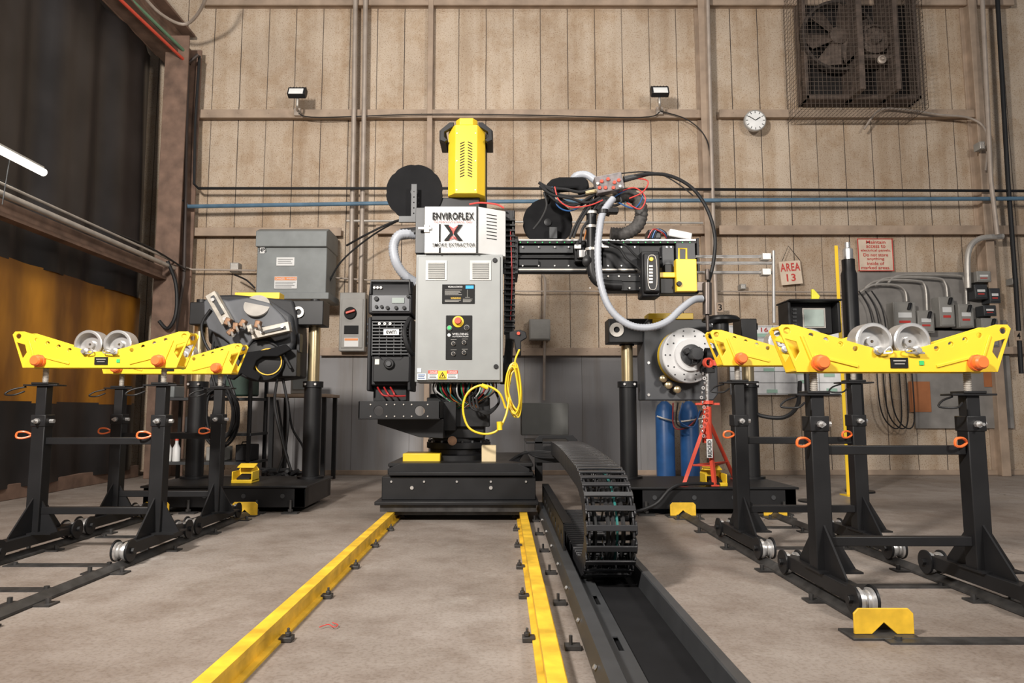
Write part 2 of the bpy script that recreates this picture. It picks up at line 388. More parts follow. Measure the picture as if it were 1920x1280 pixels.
# clock
ck=thing('wall_clock','round white wall clock with black hands and ticks','clock',P(1414,228,9.6))
c=P(1414,228,9.6); r=S(21,9.6)
B().lathe(c,-Y_,[(0,0),(r,0),(r,.05),(r*.93,.06),(r*.91,.045),(0,.045)],40).done('case',M('clock_case',(.45,.44,.42),.4),ck)
B().lathe(c-Y_*.046,-Y_,[(0,0),(r*.9,0),(r*.9,.002),(0,.002)],40).done('dial',M('clock_white',(.85,.85,.84),.4),ck)
b=B()
for i in range(12):
    a=i*math.pi/6; d=Vector((math.sin(a),0,math.cos(a))); b.bc(c-Y_*.051+d*r*.78,(.008,.004,.03),(0,a,0))
b.done('hour_mark',INK,ck)
for a,L,w in ((math.radians(58),.55,.012),(math.radians(-57),.72,.009)):
    d=Vector((math.sin(a),0,math.cos(a))); B().bc(c-Y_*.053+d*r*L/2,(w,.003,r*L),(0,a,0)).done('hand',INK,ck)
# exhaust fan
fan=thing('exhaust_fan','large dusty wall exhaust fan behind a wire guard','fan',P(1600,200,9.7))
x0,x1,z0,z1=R(1495,-45,1705,196,9.7)
fd=M('dusty_dark_metal',(.045,.034,.028),.8,.1,.4,9); fd2=M('dusty_metal',(.10,.073,.058),.75,.1,.4,9); fd3=M('guard_wire',(.13,.10,.08),.7,.2)
b=B()
for a in ((x0,x1,z0,z0+.05),(x0,x1,z1-.05,z1),(x0,x0+.05,z0,z1),(x1-.05,x1,z0,z1)): b.box(a[0],a[1],9.5,9.79,a[2],a[3])
b.done('frame',fd2,fan,bev=.005)
B().box(x0+.04,x1-.04,9.70,9.79,z0+.04,z1-.04).done('recess_shade',M('fan_dark',(.012,.009,.008),.9),fan)  # near-black plate: shade inside the fan opening put into its colour
fc=P(1567,72,9.55); rr=.50
B().lathe(fc,-Y_,[(rr,0),(rr+.04,.0),(rr+.04,.10),(rr,.10)],40,True).done('shroud',fd,fan)
for i in range(6):
    a=i*math.pi/3+.3; b=B(); q=Matrix.Rotation(a,3,'Y'); tw=Matrix.Rotation(.5,3,'Z')
    pts=[(-.07,.1),(.07,.1),(.2,rr*.85),(.08,rr*.95),(-.16,rr*.9)]
    b.prism(pts,fc-Y_*.05,q@(tw@X_),q@Z_,q@(tw@(Y_*-.008))); b.done('blade',fd2,fan)
B().lathe(fc,-Y_,[(0,0),(.13,0),(.13,.10),(.06,.13),(0,.13)],24).done('hub',fd2,fan)
mc=P(1640,72,9.3)
b=B().lathe(mc,-Y_,[(0,-.25),(.22,-.25),(.22,0),(.17,.03),(.17,0.0),(.10,0),(.08,.05),(0,.05)],28); b.box(mc.x-.3,mc.x-.22,9.2,9.7,z0,z1); b.box(mc.x+.22,mc.x+.28,9.2,9.7,z0,z1); b.box(mc.x-.3,mc.x+.28,9.3,9.6,mc.z-.30,mc.z-.24); b.done('motor',fd2,fan)
B().lathe(P(1652,113,9.22),-Y_,[(0,0),(.06,0),(.06,.03),(.04,.04),(.04,.02),(.015,.02),(.015,.05),(0,.05)],24).done('pulley',COND,fan)
gx0,gx1,gz0,gz1=R(1500,-40,1733,202,9.2)
wires=B(); n=30; w=.004
for i in range(n+1):
    x=gx0+(gx1-gx0)*i/n; wires.bc((x,9.2,(gz0+gz1)/2),(w,w,gz1-gz0))
    z=gz0+(gz1-gz0)*i/n; wires.bc(((gx0+gx1)/2,9.2,z),(gx1-gx0,w,w))
    for xx in(gx0,gx1): wires.bc((xx,9.46,z),(w,.52,w))
    wires.bc((x,9.46,gz0),(w,.52,w))
for k in range(8):
    y=9.2+.066*k
    for xx in(gx0,gx1): wires.bc((xx,y,(gz0+gz1)/2),(w,w,gz1-gz0))
    wires.bc(((gx0+gx1)/2,y,gz0),(gx1-gx0,w,w))
wires.done('wire_guard',fd3,fan)
# signs
sg=thing('hanging_sign','cream board with red lettering hung on a string','sign',P(1483,530,9.7))
B().px(1463,489,1503,533,9.7,.02,(0,math.radians(-5),0)).done('board',CREAM,sg,bev=.003)
txt(sg,'AREA',1463,493,1500,508,9.695,REDL,rot=math.radians(-4),wt=.02); txt(sg,'13',1475,513,1492,527,9.695,REDL,rot=math.radians(-4),wt=.02)
B().tube([P(1466,490,9.7),P(1478,461,9.7),P(1500,488,9.7)],.005,n=0).done('string',BLK2,sg)
sg=thing('notice_sign','cream notice board with red capital lettering','sign',P(1642,507,9.7))
bx('board',CREAM,sg,1609,447,1675,508,9.72,.02)
b=B(); 
for a in ((1609,447,1675,448.5),(1609,506.5,1675,508),(1609,447,1610.5,508),(1673.5,447,1675,508)): b.px(*a,9.715,.006)
b.done('border',REDL,sg)
for i,(s,w) in enumerate((('Maintain',18),('access to',18),('electrical panels.',28),('Do not store',23),('anything',16),('inside of',16),('marked areas.',27))):
    txt(sg,s,1642-w,450.5+i*8,1642+w,456.5+i*8,9.712,REDL)
for s,u,v in (('3',1350,576),('4',1910,629)):
    e=thing('painted_number','black stencilled bay numeral on a small plate','number',P(u,v+8,9.45))
    bx('plate',BRN,e,u-6,v-9,u+6,v+9,9.46,.02,.001); txt(e,s,u-3.5,v-6,u+3.5,v+6,9.455,INK)
# transformer
tr=thing('transformer','grey steel transformer cabinet with overhanging lid','transformer',P(548,556,9.2))
bx('body',GRYD,tr,481,458,612,556,9.15,.55,.01)
x0,x1,z0,z1=R(480,425,613,462,9.1)
B().prism([(0,z0),(-.03,z0),(-.03,z1-.06),(.1,z1),(.6,z1),(.6,z0)],(x0,9.12,0),Y_,Z_,X_*(x1-x0)).done('lid',GRYD,tr,bev=.008)
b=B(); b.px(477,548,616,560,9.12,.6); b.done('base_flange',GRYD,tr,bev=.004)
bx('label_plate',WHT,tr,518,482,552,498,9.14,.01); lines(tr,521,485,549,496,3,9.136,M('grey_print',(.3,.3,.3)))
bx('warning_label',WHT,tr,514,518,557,541,9.14,.01)
bx('warning_label',M('orange_label',(.8,.25,.05),.5),tr,515,519,556,525,9.134,.004,0); txt(tr,'DANGER',517,520,534,524,9.13,WHT); txt(tr,'WARNING',537,520,555,524,9.13,WHT)
lines(tr,516,528,554,540,4,9.136,M('grey_print'))
b=B(); p=P(492,469,9.14); b.lathe(p+Y_*.005,-Y_,[(0,0),(.05,0),(.05,.008),(0,.008)],6); b.done('badge',WHT,tr); txt(tr,'HPS',486,465,499,472,9.125,INK)
pipe([(612,540,9.4),(640,490,9.3),(700,440,9.2),(760,408,8.9),(800,400,8.4)],.012,BLK2,'black cable looping from the transformer',name='cable',cat='cable',n=6)
pipe([(440,515,9.5),(462,525,9.4),(478,540,9.4)],.012,BLK2,'short black cable at the transformer',name='cable',cat='cable',n=6)
# disconnect
ds=thing('disconnect_switch','beige electrical disconnect switch with side handle','switch box',P(660,660,9.5))
bx('body',GRYM,ds,636,548,684,658,9.5,.25,.01); bx('door',GRYM,ds,640,560,680,652,9.485,.015,.004)
B().lathe(P(657,587,9.48),-Y_,[(0,0),(.09,0),(.08,.04),(0,.04)],20).done('dial',INK,ds)
B().bc(P(657,584,9.42),(.13,.04,.03),(0,-.3,0)).done('handle',RED,ds,bev=.005)
bx('warning_label',WHT,ds,645,633,672,650,9.478,.006); bx('warning_label',M('orange_label'),ds,646,634,671,638,9.472,.004,0)
bx('nameplate',INK,ds,645,610,672,626,9.478,.006)
B().cyl(P(686,560,9.6),P(686,650,9.6),.02).done('handle_rod',BLK,ds)
e=thing('junction_box','grey hinged electrical box with conduit above and below','electrical box',P(1012,637,9.55))
bx('body',GRYM,e,992,598,1032,637,9.55,.2,.01); bx('cover',GRYM,e,994,600,1030,635,9.54,.012,.004)
B().tube([P(1020,600,9.65),P(1022,530,9.65),P(1016,513,9.65)],.02).tube([P(1021,636,9.65),P(1020,750,9.65)],.02,n=0).done('conduit',COND,e)
# electrical board
eb=thing('electrical_panel_board','grey backing board carrying electrical boxes','board',P(1750,803,9.75))
B().px(1608,510,1862,620,9.74,.03).px(1712,600,1895,803,9.74,.03).done('backing_board',PLY,eb,bev=.004)
B().px(1705,715,1745,772,9.73,.01).px(1845,690,1873,725,9.73,.01).done('rust_patch',M('rust_orange',(.35,.13,.05),.8),eb)
def ebox(u0,v0,u1,v1,m=GRYM,handle=True):
    e=thing('breaker_box','grey metal breaker box on the backing board','electrical box',P((u0+u1)/2,v1,9.6),'breaker boxes')
    bx('body',m,e,u0,v0,u1,v1,9.56,.18,.008); bx('door',m,e,u0+2,v0+3,u1-2,v1-3,9.548,.012,.003)
    w=u1-u0
    bx('label_plate',WHT,e,u0+w*.2,v0+(v1-v0)*.35,u1-w*.2,v0+(v1-v0)*.52,9.543,.004,0)
    bx('label_plate',REDL,e,u0+w*.25,v0+(v1-v0)*.62,u1-w*.25,v0+(v1-v0)*.7,9.543,.004,0)
    if handle: B().bc(P(u1-w*.3,v0+8,9.52),(.03,.05,.1),(0,.3,0)).done('handle',BLK,e,bev=.004)
for q in ((1676,566,1718,622),(1722,582,1752,624),(1762,556,1790,612),(1798,570,1826,614),(1842,596,1872,650)): ebox(*q)
ebox(1832,508,1858,528,GRYM,False)
for q in ((1828,533,1852,560,),(1856,540,1876,568),(1845,572,1868,592)): ebox(*q,DRK,False)
for k,(ua,va,ub,vb) in enumerate(((1612,538,1700,565),(1622,530,1738,582),(1640,525,1776,556),(1665,520,1812,570))):
    pipe([(ua,va+10,9.62),(ua+25,va-4,9.62),(ub-22,va-4,9.62),(ub-4,va+6,9.62),(ub,vb,9.62)],.016,GALV,'curved conduit entering a breaker box',name='conduit',cat='conduit',n=5,group='breaker conduits')
for k in range(3):
    o=k*12
    pipe([(1610+o,545,9.6),(1630+o,580,9.6),(1640+o,640,9.5),(1650+o,760,9.5),(1672+o,800,9.5),(1690+o,790,9.5),(1686+o,700,9.5),(1680+o,640,9.55)],.009,BLK2,'black cable drooping in a long loop',name='cable',cat='cable',n=6,group='drooping cables')
# whiteboard
wb=thing('whiteboard_calendar','white dry-erase calendar board with green headings','whiteboard',P(1472,740,9.7))
bx('board',M('board_white',(.88,.88,.88),.35),wb,1368,610,1576,740,9.7,.03)
b=B()
for i in range(6): u=1368+208*i/5; b.px(u-.3,610,u+.3,740,9.692,.006)
for i in range(7): v=612+126*i/6; b.px(1368,v-.3,1576,v+.3,9.692,.006)
b.done('grid',GRYD,wb)
for (u,v) in ((1420,625),(1432,690),(1438,730),(1490,695),(1545,700),(1398,730),(1550,728),(1500,712)): bx('note',M('green_note',(.4,.62,.5),.5),wb,u,v,u+20,v+6,9.688,.005,0)
txt(wb,'16',1427,614,1440,622,9.687,REDL)
# ================= BEHIND LEFT
bn=thing('workbench','steel workbench with thin legs','workbench',P(560,890,8.8))
bx('top',BRN,bn,500,738,612,744,8.6,.7)
b=B()
for u in(508,606):
    for y in(8.65,9.2): x=P(u,800,8.65).x; b.box(x-.025,x+.025,y,y+.05,0,P(u,744,8.6).z)
b.done('leg',BLK,bn)
e=thing('control_box','small grey electrical unit standing on the workbench','box',P(565,738,8.8))
bx('body',GRYM,e,545,690,580,738,8.75,.3,.01); bx('front_panel',GRYD,e,549,695,576,730,8.74,.012,.003); bx('display',SCRN,e,553,699,572,708,8.732,.01,0)
sh=thing('tool_cart','dark steel tool cart with two shelves','cart',P(385,890,8.5))
b=B()
for v in(745,812,866): b.px(292,v,470,v+5,8.3,.6)
b.done('shelf',DRK,sh)
b=B()
for u in(295,466):
    x=P(u,800,8.3).x
    for y in(8.3,8.86): b.box(x-.02,x+.02,y,y+.04,.0,P(u,700,8.3).z)
b.done('leg',BLK,sh)
gm=thing('engine_block','dark green and grey machine standing on the cart','machine',P(420,745,8.5))
B().px(420,690,468,742,8.4,.35).px(430,672,460,690,8.45,.2).done('body',M('dark_green',(.03,.06,.045),.5),gm,bev=.02)
B().cyl(P(400,720,8.5),P(430,720,8.5),.13,20).done('motor',DRK,gm,bev=.01)
for k,(u,v,w,h) in enumerate(((345,812,30,30),(300,745,26,22),(350,745,34,16),(440,866,30,30),(385,866,34,26))):
    z=P(u,v,8.3).z+.003; xa,xb=P(u,v,8.42).x,P(u+w,v,8.42).x; hh=S(h,8.42)
    e=thing('tool_case','dark metal case stored on the cart shelf','case',((xa+xb)/2,8.55,z)); B().box(xa,xb,8.42,8.7,z,z+hh).done('body',[DRK,GRYD,RUST,CHAR,GRYM][k],e,bev=.012); m_=(xa+xb)/2; B().tube([(m_-.05,8.5,z+hh),(m_-.04,8.5,z+hh+.03),(m_+.04,8.5,z+hh+.03),(m_+.05,8.5,z+hh)],.008,6,0).done('handle',BLK,e)
b=B()
for k in range(9):
    cu,cv=410+random.uniform(-6,6),778+random.uniform(-6,6); ru,rv=30+random.uniform(-6,10),46+random.uniform(-10,12)
    b.tube([P(cu+ru*math.cos(a*math.pi/5),cv+rv*math.sin(a*math.pi/5),8.05+.02*k) for a in range(10)],.014,6,4,True)
b.done('cable_coil',BLK2,None,'coil of black welding cable hanging from the cart','cable')
for u in(314,330):
    c=P(u,866,8.4); c.z=P(u,866,8.3).z+.003
    e=thing('spray_bottle','white plastic bottle with red cap','bottle',c,'plastic bottles')
    B().lathe(c,Z_,[(0,0),(.045,0),(.045,.16),(.02,.21),(.02,.25),(0,.25)],16).done('body',WHT,e); B().lathe(c+Z_*.25,Z_,[(0,0),(.024,0),(.02,.04),(0,.04)],12).done('cap',RED,e)
b=B()
for k in range(9):
    pts=[P(490+random.uniform(0,80),880+random.uniform(-22,12),7.9+random.uniform(0,.5)) for _ in range(6)]
    for p in pts: p.z=max(p.z-.12,.022)
    b.tube(pts,.02,6,5)
b.done('cable_pile',BLK2,None,'tangled black cables piled on the floor','cable')
for k,(a,c) in enumerate((((520,750),(540,860)),((540,752),(575,865)))):
    B().tube([P(a[0],a[1],8.5),P(a[0]+8,a[1]+50,8.5),P(c[0]-8,c[1]-30,8.48),P(c[0],c[1],8.45)],.014).done('hanging_cable',BLK2,None,'black cable hanging from the workbench to the floor','cable',group='workbench cables')
# ================= BLUE CYLINDERS
for u in(1249,1295):
    c=P(u,893,9.35); c.z=0
    e=thing('gas_cylinder','tall blue compressed gas cylinder against the siding','gas cylinder',c,'blue gas cylinders')
    top=P(u,752,9.35).z
    B().lathe(c,Z_,[(0,0),(.125,0),(.125,top-.15),(.1,top-.06),(.04,top),(0,top)],28).done('body',CYL,e)
    B().lathe(c+Z_*top,Z_,[(0,0),(.03,0),(.03,.06),(.015,.07),(.015,.1),(.04,.1),(.04,.12),(0,.12)],14).done('valve',BRASS,e)
b=B(); b.tube([P(1232,780,9.2),P(1250,786,9.15),P(1275,790,9.2),P(1318,784,9.15)],.012); b.done('chain',GALV,None,'steel safety chain around the gas cylinders','chain')
for k in range(3):
    pipe([(1262+k*9,755,9.15-k*.08),(1264+k*5,800-k*6,9.05-k*.08),(1290+k*5,800,9.0-k*.08),(1320-k*4,770,9.1-k*.08)],.010,[DRED,BLK2,CYL][k],'gas hose looping between cylinders',name='gas_hose',cat='hose',n=6,group='gas hoses')
# ================= TALL POSTS
xa,xb,_,zt_=R(1576,460,1582,900,7.4); zt_=P(1580,460,7.4).z
c=Vector(((xa+xb)/2,7.4,0))
e=thing('yellow_post','tall narrow yellow steel guard post','post',c)
B().box(xa,xb,7.4,7.412,.012,zt_).done('post',YEL,e,bev=.002); xs_=P(1602,900,7.4).x
B().box(xb,xs_,7.38,7.43,.012,.36).done('guard_sleeve',YEL,e,bev=.004); B().box(xa-.03,xs_+.03,7.33,7.5,0,.012).done('base_plate',YEL,e)
t=P(1590,458,7.72).z
c=Vector((P(1596,600,7.72).x,7.72,0))
e=thing('support_column','tall black cylindrical column with chromed top','column',c)
B().lathe(c,Z_,[(0,0),(.15,0),(.15,.02),(.085,.02),(.085,t-.35),(.07,t-.3),(.07,t-.18),(0,t-.18)],28).done('tube',BLK,e)
B().lathe(c+Z_*(t-.18),Z_,[(0,0),(.055,0),(.055,.12),(.03,.14),(.03,.2),(0,.2)],24).done('rod_tip',SIL,e)
# ================= FLOOR RAILS
def rail(xc,label,sides):
    e=thing('track_rail',label,'rail',(xc,3.8,0),'yellow track rails')
    B().prism([(-.05,0),(.05,0),(.05,.010),(.026,.014),(.024,.055),(.03,.06),(.03,.08),(-.03,.08),(-.03,.06),(-.024,.055),(-.026,.014),(-.05,.010)],(xc,.4,0),X_,Z_,Y_*7.3).done('rail_bar',YELW,e)
    for i in range(8):
        y=1.55+.62*i
        for s in sides:
            b=B(); X=xc+s*.064
            b.bc((X,y,.010),(.05,.05,.018)); b.cyl((X+s*.006,y,.018),(X+s*.006,y,.05),.006,8); b.cyl((X+s*.006,y,.02),(X+s*.006,y,.034),.013,6)
            b.done('rail_clamp',TRK,e,bev=.002)
rail(-.915,'worn yellow steel track rail bolted to the floor',(1,)); rail(.165,'worn yellow steel track rail bolted to the floor',(-1,))
# cable tray
ty0,ty1=.6,6.1
tr_=thing('cable_tray','black steel cable trough on the floor','cable tray',(.53,3.4,0))
L=ty1-ty0
B().box(.37,.69,ty0,ty1,.002,.008).done('tray_floor',MAT,tr_)
hs=[]
for i in range(9): hs.append([(.425,.20+i*.6),(.445,.20+i*.6),(.445,.36+i*.6),(.425,.36+i*.6)])
B().prism([(.395,0),(.47,0),(.47,L),(.395,L)],(0,ty0,.022),X_,Y_,Z_*.005,hs).box(.465,.47,ty0,ty1,.008,.024).done('inner_channel',DRK,tr_)
b=B(); b.prism([(.37,0),(.37,.10),(.365,.105),(.315,.105),(.295,.05),(.295,.044),(.32,.098),(.362,.098),(.362,0)],(0,ty0,0),X_,Z_,Y_*L); b.done('side_wall',DRK,tr_)
b=B(); b.prism([(.69,0),(.69,.10),(.695,.105),(.73,.105),(.745,.05),(.745,.044),(.725,.098),(.698,.098),(.698,0)],(0,ty0,0),X_,Z_,Y_*L); b.done('side_wall',DRK,tr_)
L2=2.1; hs=[]
for i in range(9): hs.append(circ(.034,10,.14+i*.22,.17))
B().prism([(0,.1),(L2,.1),(L2,.26),(0,.26)],(.345,4.0,.0),Y_,Z_,X_*.008,hs).done('guide_plate',BLK,tr_)
B().box(.345,.40,4.0,6.1,.255,.263).done('guide_flange',BLK,tr_)
b=B()
for i in range(9):
    y=1.3+i*.5; b.cyl((.30,y,.075),(.292,y,.08),.008,8)
b.done('bolt',SIL,tr_)
for i in range(8):
    y=1.5+i*.6; b=B(); b.bc((.265,y,.008),(.06,.05,.016)); b.cyl((.258,y,.016),(.258,y,.05),.007,8)
    b.done('tray_anchor',TRK,tr_)
# ================= DRAG CHAIN
dc=thing('drag_chain','black plastic drag chain curving down into the trough','cable chain',(.53,4.6,.02))
lm=B(); HZ=.05
for s in(-1,1):
    lm.prism([(-.055,-.02),(-.045,-.045),(.045,-.045),(.055,-.02),(.055,.02),(.045,.045),(-.045,.045),(-.055,.02)],(s*.108-.005,0,0),Y_,Z_,X_*.010)
    lm.prism([(-.036,-.03),(-.028,-.052),(.028,-.052),(.036,-.03),(.036,.03),(.028,.052),(-.028,.052),(-.036,.03)],(s*.120-.005,0,0),Y_,Z_,X_*.010)
for z in(-HZ,HZ): lm.bc((0,0,z),(.25,.030,.012))
lm.bc((-.035,0,0),(.006,.02,.10)); lm.bc((.04,0,0),(.006,.02,.10))
CHN=M('chain_plastic',(.022,.022,.024),.35)
first=lm.done('chain_link',CHN,dc,bev=.003)
d=.074; cz,ey,ez,yc=.302,.46,.24,3.90
raw=[]
for i in range(200): t=i/199; yy=5.8+(yc-5.8)*t; raw.append((yy,cz+ez+.05*math.sin(math.pi*(1-t)*.6)))
for i in range(1,200): a=math.pi*i/199; raw.append((yc-ey*math.sin(a),cz+ez*math.cos(a)))
for i in range(1,200): raw.append((yc+(5.6-yc)*i/199,cz-ez))
path=[]; acc=0; nxt=0
for i in range(1,len(raw)):
    a_,b_=raw[i-1],raw[i]; sl=math.hypot(b_[0]-a_[0],b_[1]-a_[1])
    while acc+sl>=nxt:
        t=(nxt-acc)/sl; dy,dz=b_[0]-a_[0],b_[1]-a_[1]
        path.append((a_[0]+dy*t,a_[1]+dz*t,math.atan2(-dz,-dy))); nxt+=d
    acc+=sl
for i,(y,z,a) in enumerate(path):
    ob=first if i==0 else first.copy()
    if i: COL.objects.link(ob); ob.parent=dc
    ob.location=Vector((.53,y,z))-ORG_[dc]; ob.rotation_euler=(a,0,0)
for k,x in enumerate((-.075,-.01,.015,.065)):
    B().tube([(.53+x,y,z) for y,z,a in path[::3]],.012,6,3).done('cable',BLK2,dc)
B().tube([(.565,y,z+.01) for y,z,a in path[::3]],.007,6,3).done('cable',M('teal_cable',(.02,.14,.13),.4),dc)
# ================= MANIPULATOR
mx=P(862,800,6.2).x
mp=thing('welding_manipulator','welding column and boom manipulator on a rail carriage','welding machine',(mx,6.2,.085))
x0,x1=-1.0,.27
ca=B(); ca.box(x0,x1,5.72,7.3,.17,.36); ca.box(x0-.04,x1+.02,5.62,7.35,.14,.17); ca.box(x0+.06,x1-.02,5.68,7.2,.37,.40); ca.box(x0+.05,x1-.02,5.72,7.2,.44,.47); ca.box(x0+.05,x1-.03,5.78,7.15,.36,.44)
car=ca.done('carriage',BLK,mp,bev=.006)
B().prism([(0,0),(1.17,0),(1.17,.04),(1.07,.085),(.1,.085),(0,.04)],(x0+.05,5.70,.385),X_,Z_,Y_*.03).done('front_plate',BLK,car,bev=.004)
b=B()
for x in (-.75,-.1): b.cyl((x,5.71,.27),(x,5.72,.27),.015,10)
for x in(x0+.08,x0+.35,x0+.62,x0+.9,x1-.08): b.cyl((x,5.71,.32),(x,5.722,.32),.009,8)
b.done('bolt',SIL,car)
B().box(x0,x1,5.66,5.70,.085,.14).box(x0+.1,x1-.1,5.72,5.74,.05,.14).done('wiper_bar',TRK,car)
for xc in(-.915,.165):
    for y in(5.95,6.95): B().lathe((xc-.03,y,.145),X_,[(0,0),(.06,0),(.06,.06),(0,.06)],20).done('wheel',DRK,car)
B().px(755,850,825,869,5.95,.3).done('stop_block',YEL,car,bev=.006)
B().px(903,835,930,868,5.9,.12).done('wooden_block',WOOD,car,bev=.003)
bc_=Vector((P(860,850,6.3).x,6.3,.47))
B().lathe(bc_,Z_,[(0,0),(.30,0),(.30,.04),(.26,.05),(.26,.09),(.29,.1),(.29,.15),(.24,.16),(.24,.19),(0,.19)],36).done('turntable',BLK,mp)
b=B()
for i in range(18): a=i*math.pi/9; b.cyl(bc_+Vector((.27*math.cos(a),.27*math.sin(a),.15)),bc_+Vector((.27*math.cos(a),.27*math.sin(a),.17)),.012,6)
b.done('bolt',DRK,mp)
zc=P(860,375,6.2).z
mast=B(); mast.box(bc_.x-.19,bc_.x+.19,6.12,6.5,.66,zc)
mast.box(bc_.x-.24,bc_.x+.24,6.05,6.5,.66,1.05)
mast=mast.done('mast',BLK,mp,bev=.008)
B().px(800,745,918,800,6.0,.2).done('mast_bracket',BLK,mp,bev=.006)
B().cyl(P(848,826,6.0),P(848,826,5.95),.04,18).done('pivot_bolt',COPR,mp)
x0,x1,z0,z1=R(839,234,909,362,6.0)
b=B(); w=x1-x0
b.prism([(0,.09),(.07,0),(w-.07,0),(w,.09),(w,.3),(0,.3)],(x0,6.0,z0),X_,Y_,Z_*(z1-z0)); b.prism([(0,.06),(.04,0),(w-.18,0),(w-.14,.06),(w-.14,.26),(0,.26)],(x0+.07,6.0,z1),X_,Y_,Z_*.065)
mcv=b.done('motor_cover',YEL,mp,bev=.004)
b=B()
for i in range(13):
    for s in(-1,1): b.bc(((x0+x1)/2+s*.035,5.999,z1-.17-i*.026),(.045,.003,.009),(0,s*.45,0))
b.done('vent_slot',INK,mcv)
b=B()
for s in(-1,1):
    for k in(.03,.3,.56): b.cyl(((x0+x1)/2+s*(w/2-.085),6.0,z0+k),((x0+x1)/2+s*(w/2-.085),5.994,z0+k),.007,8)
b.done('screw',SIL,mcv)
b=B()
for s in(-1,1):
    mu=lambda u: 874+s*(u-874)
    q=[(897,229),(905,229),(922,243),(923,262),(914,266),(909,262),(915,256),(915,247),(897,236)]
    b.prism([(P(mu(u),v,6.02).x,P(mu(u),v,6.02).z) for u,v in q],(0,6.02,0),X_,Z_,Y_*.05)
    xe=P(mu(918),250,6.1).x; b.box(xe-.03,xe+.03,6.1,6.4,P(0,264,6.1).z,P(0,244,6.1).z)
b.box(x0-.01,x1+.01,6.28,6.46,z0-.15,z1+.03)
b.done('motor_frame',BLK,mp,bev=.004)
# smoke extractor
EXW=M('extractor_white',(.62,.62,.61),.4,0,.04)
x0,x1,z0,z1=R(796,387,895,474,5.7); xr=P(948,430,5.82).x
b=B(); b.prism([(x0,5.7),(x1,5.7),(xr,5.84),(xr,6.1),(x0,6.1)],(0,0,z0),X_,Y_,Z_*(z1-z0)); se=b.done('smoke_extractor',EXW,mp,bev=.004)
B().px(779,389,796,474,5.74,.36).done('extractor_bracket',DRK,se,bev=.003)
B().px(823,420,826,453,5.692,.008).px(823,464,826,474,5.692,.008).px(893,387,896,474,5.692,.008).done('strap',INK,se)
b=B(); dv=Vector((xr-x1,.14,0)); nn_=Vector((.14,-(xr-x1),0)).normalized()
for i in range(8):
    c=Vector((x1,5.7,z1-.055-i*.03))+dv*.5; b.bc(c+nn_*.001,(.10,.002,.007),(0,0,math.atan2(.14,xr-x1)))
b.done('vent_slot',INK,se)
B().px(784,425,809,430,5.68,.02).px(795,421,805,435,5.685,.02).done('latch',GALV,se,bev=.002)
txt(se,'ENVIROFLEX',811,398,889,412,5.684,INK,wt=.03); txt(se,'INTERNATIONAL INC',814,414,886,417.2,5.684,REDL); txt(se,'SMOKE EXTRACTOR',811,455.5,891,462,5.684,INK,wt=.014)
def pl(name,m,par,pts,y):
    b=B(); q=[P(u,v,y) for u,v in pts]; b.prism([(p.x,p.z) for p in q],(0,y,0),X_,Z_,Y_*-.002); return b.done(name,m,par)
for k in (0,1):
    s=-1 if k else 1; mir=lambda u:850+s*(u-850)
    pl('emblem',INK,se,[(mir(832),421),(mir(841),421),(mir(849),433),(mir(849),437),(mir(844),437)],5.69); pl('emblem',INK,se,[(mir(832),451),(mir(841),451),(mir(849),440),(mir(849),436.5),(mir(844),436.5)],5.689)
    for j in range(4): pl('emblem',REDL,se,[(850,428+j*3.2),(850,429.8+j*3.2),(mir(858-j*2),424.5+j*3),(mir(858-j*2),422.7+j*3)],5.686)
    for j in range(2): pl('emblem',REDL,se,[(850,442+j*3),(850,443.5+j*3),(mir(855+j*2),446.5+j*3),(mir(855+j*2),445+j*3)],5.686)
# control cabinet
cab=bx('control_cabinet',GRY,mp,779,477,943,716,5.74,.36,.006)
door=bx('door',GRY,cab,782,480,938,713,5.72,.022,.006)
for u0 in(798,881):
    b=B(); b.px(u0,488,u0+40,525,5.712,.01)
    for i in range(9): b.px(u0+5,492+i*3.4,u0+35,494.0+i*3.4,5.70,.014,(.5,0,0))
    b.done('vent',M('vent_paint',(.50,.50,.48),.4),door)
    b=B()
    for i in range(9): b.px(u0+5,493.8+i*3.4,u0+35,495.4+i*3.4,5.708,.004)
    b.done('vent_gap',INK,door)
pn=bx('data_plate',INK,door,829,533,890,569,5.712,.01,.002)
txt(pn,'WELDING AUTOMATION',840,536,867,539,5.709,WHT)
lines(pn,834,543,866,554,5,5.710,GRYM); lines(pn,868,560,886,567,4,5.710,GRYM)
bx('sticker',BLUE,pn,873,535,888,541,5.709,.003,0)
txt(pn,'WARNING',845,557,864,560.5,5.709,M('amber_ink',(.8,.5,.05),.5)); lines(pn,834,562,864,567,2,5.710,GRYM)
b=B(); b.px(876,543,876.7,557,5.709,.002).px(872,557,881,557.7,5.709,.002); b.done('diagram',GRYM,pn)
pn=bx('control_panel',INK,door,836,591,885,674,5.71,.012,.003)
def knob(par,u,v,r,h,m,name,y=5.71,seg=20):
    c=P(u,v,y); B().lathe(c,-Y_,[(0,0),(r,0),(r,h*.7),(r*.85,h),(0,h)],seg).done(name,m,par)
knob(pn,859,603,.048,.012,YEL,'stop_plate'); knob(pn,859,602,.03,.05,RED,'emergency_stop'); knob(pn,843,615,.018,.025,GRN,'push_button'); knob(pn,875,614,.018,.025,BLK2,'push_button')
knob(pn,843,615,.023,.012,SIL,'bezel'); knob(pn,875,614,.023,.012,SIL,'bezel')
txt(pn,'WELDING',848,624,878,628,5.707,WHT); txt(pn,'AUTOMATION',848,629.5,878,632,5.707,WHT); knob(pn,842,628,.014,.004,WHT,'emblem')
for (u,v) in((850,644),(870,642),(850,663),(870,661)):
    knob(pn,u,v,.018,.012,GALV,'dial'); knob(pn,u,v,.013,.03,BLK2,'knob')
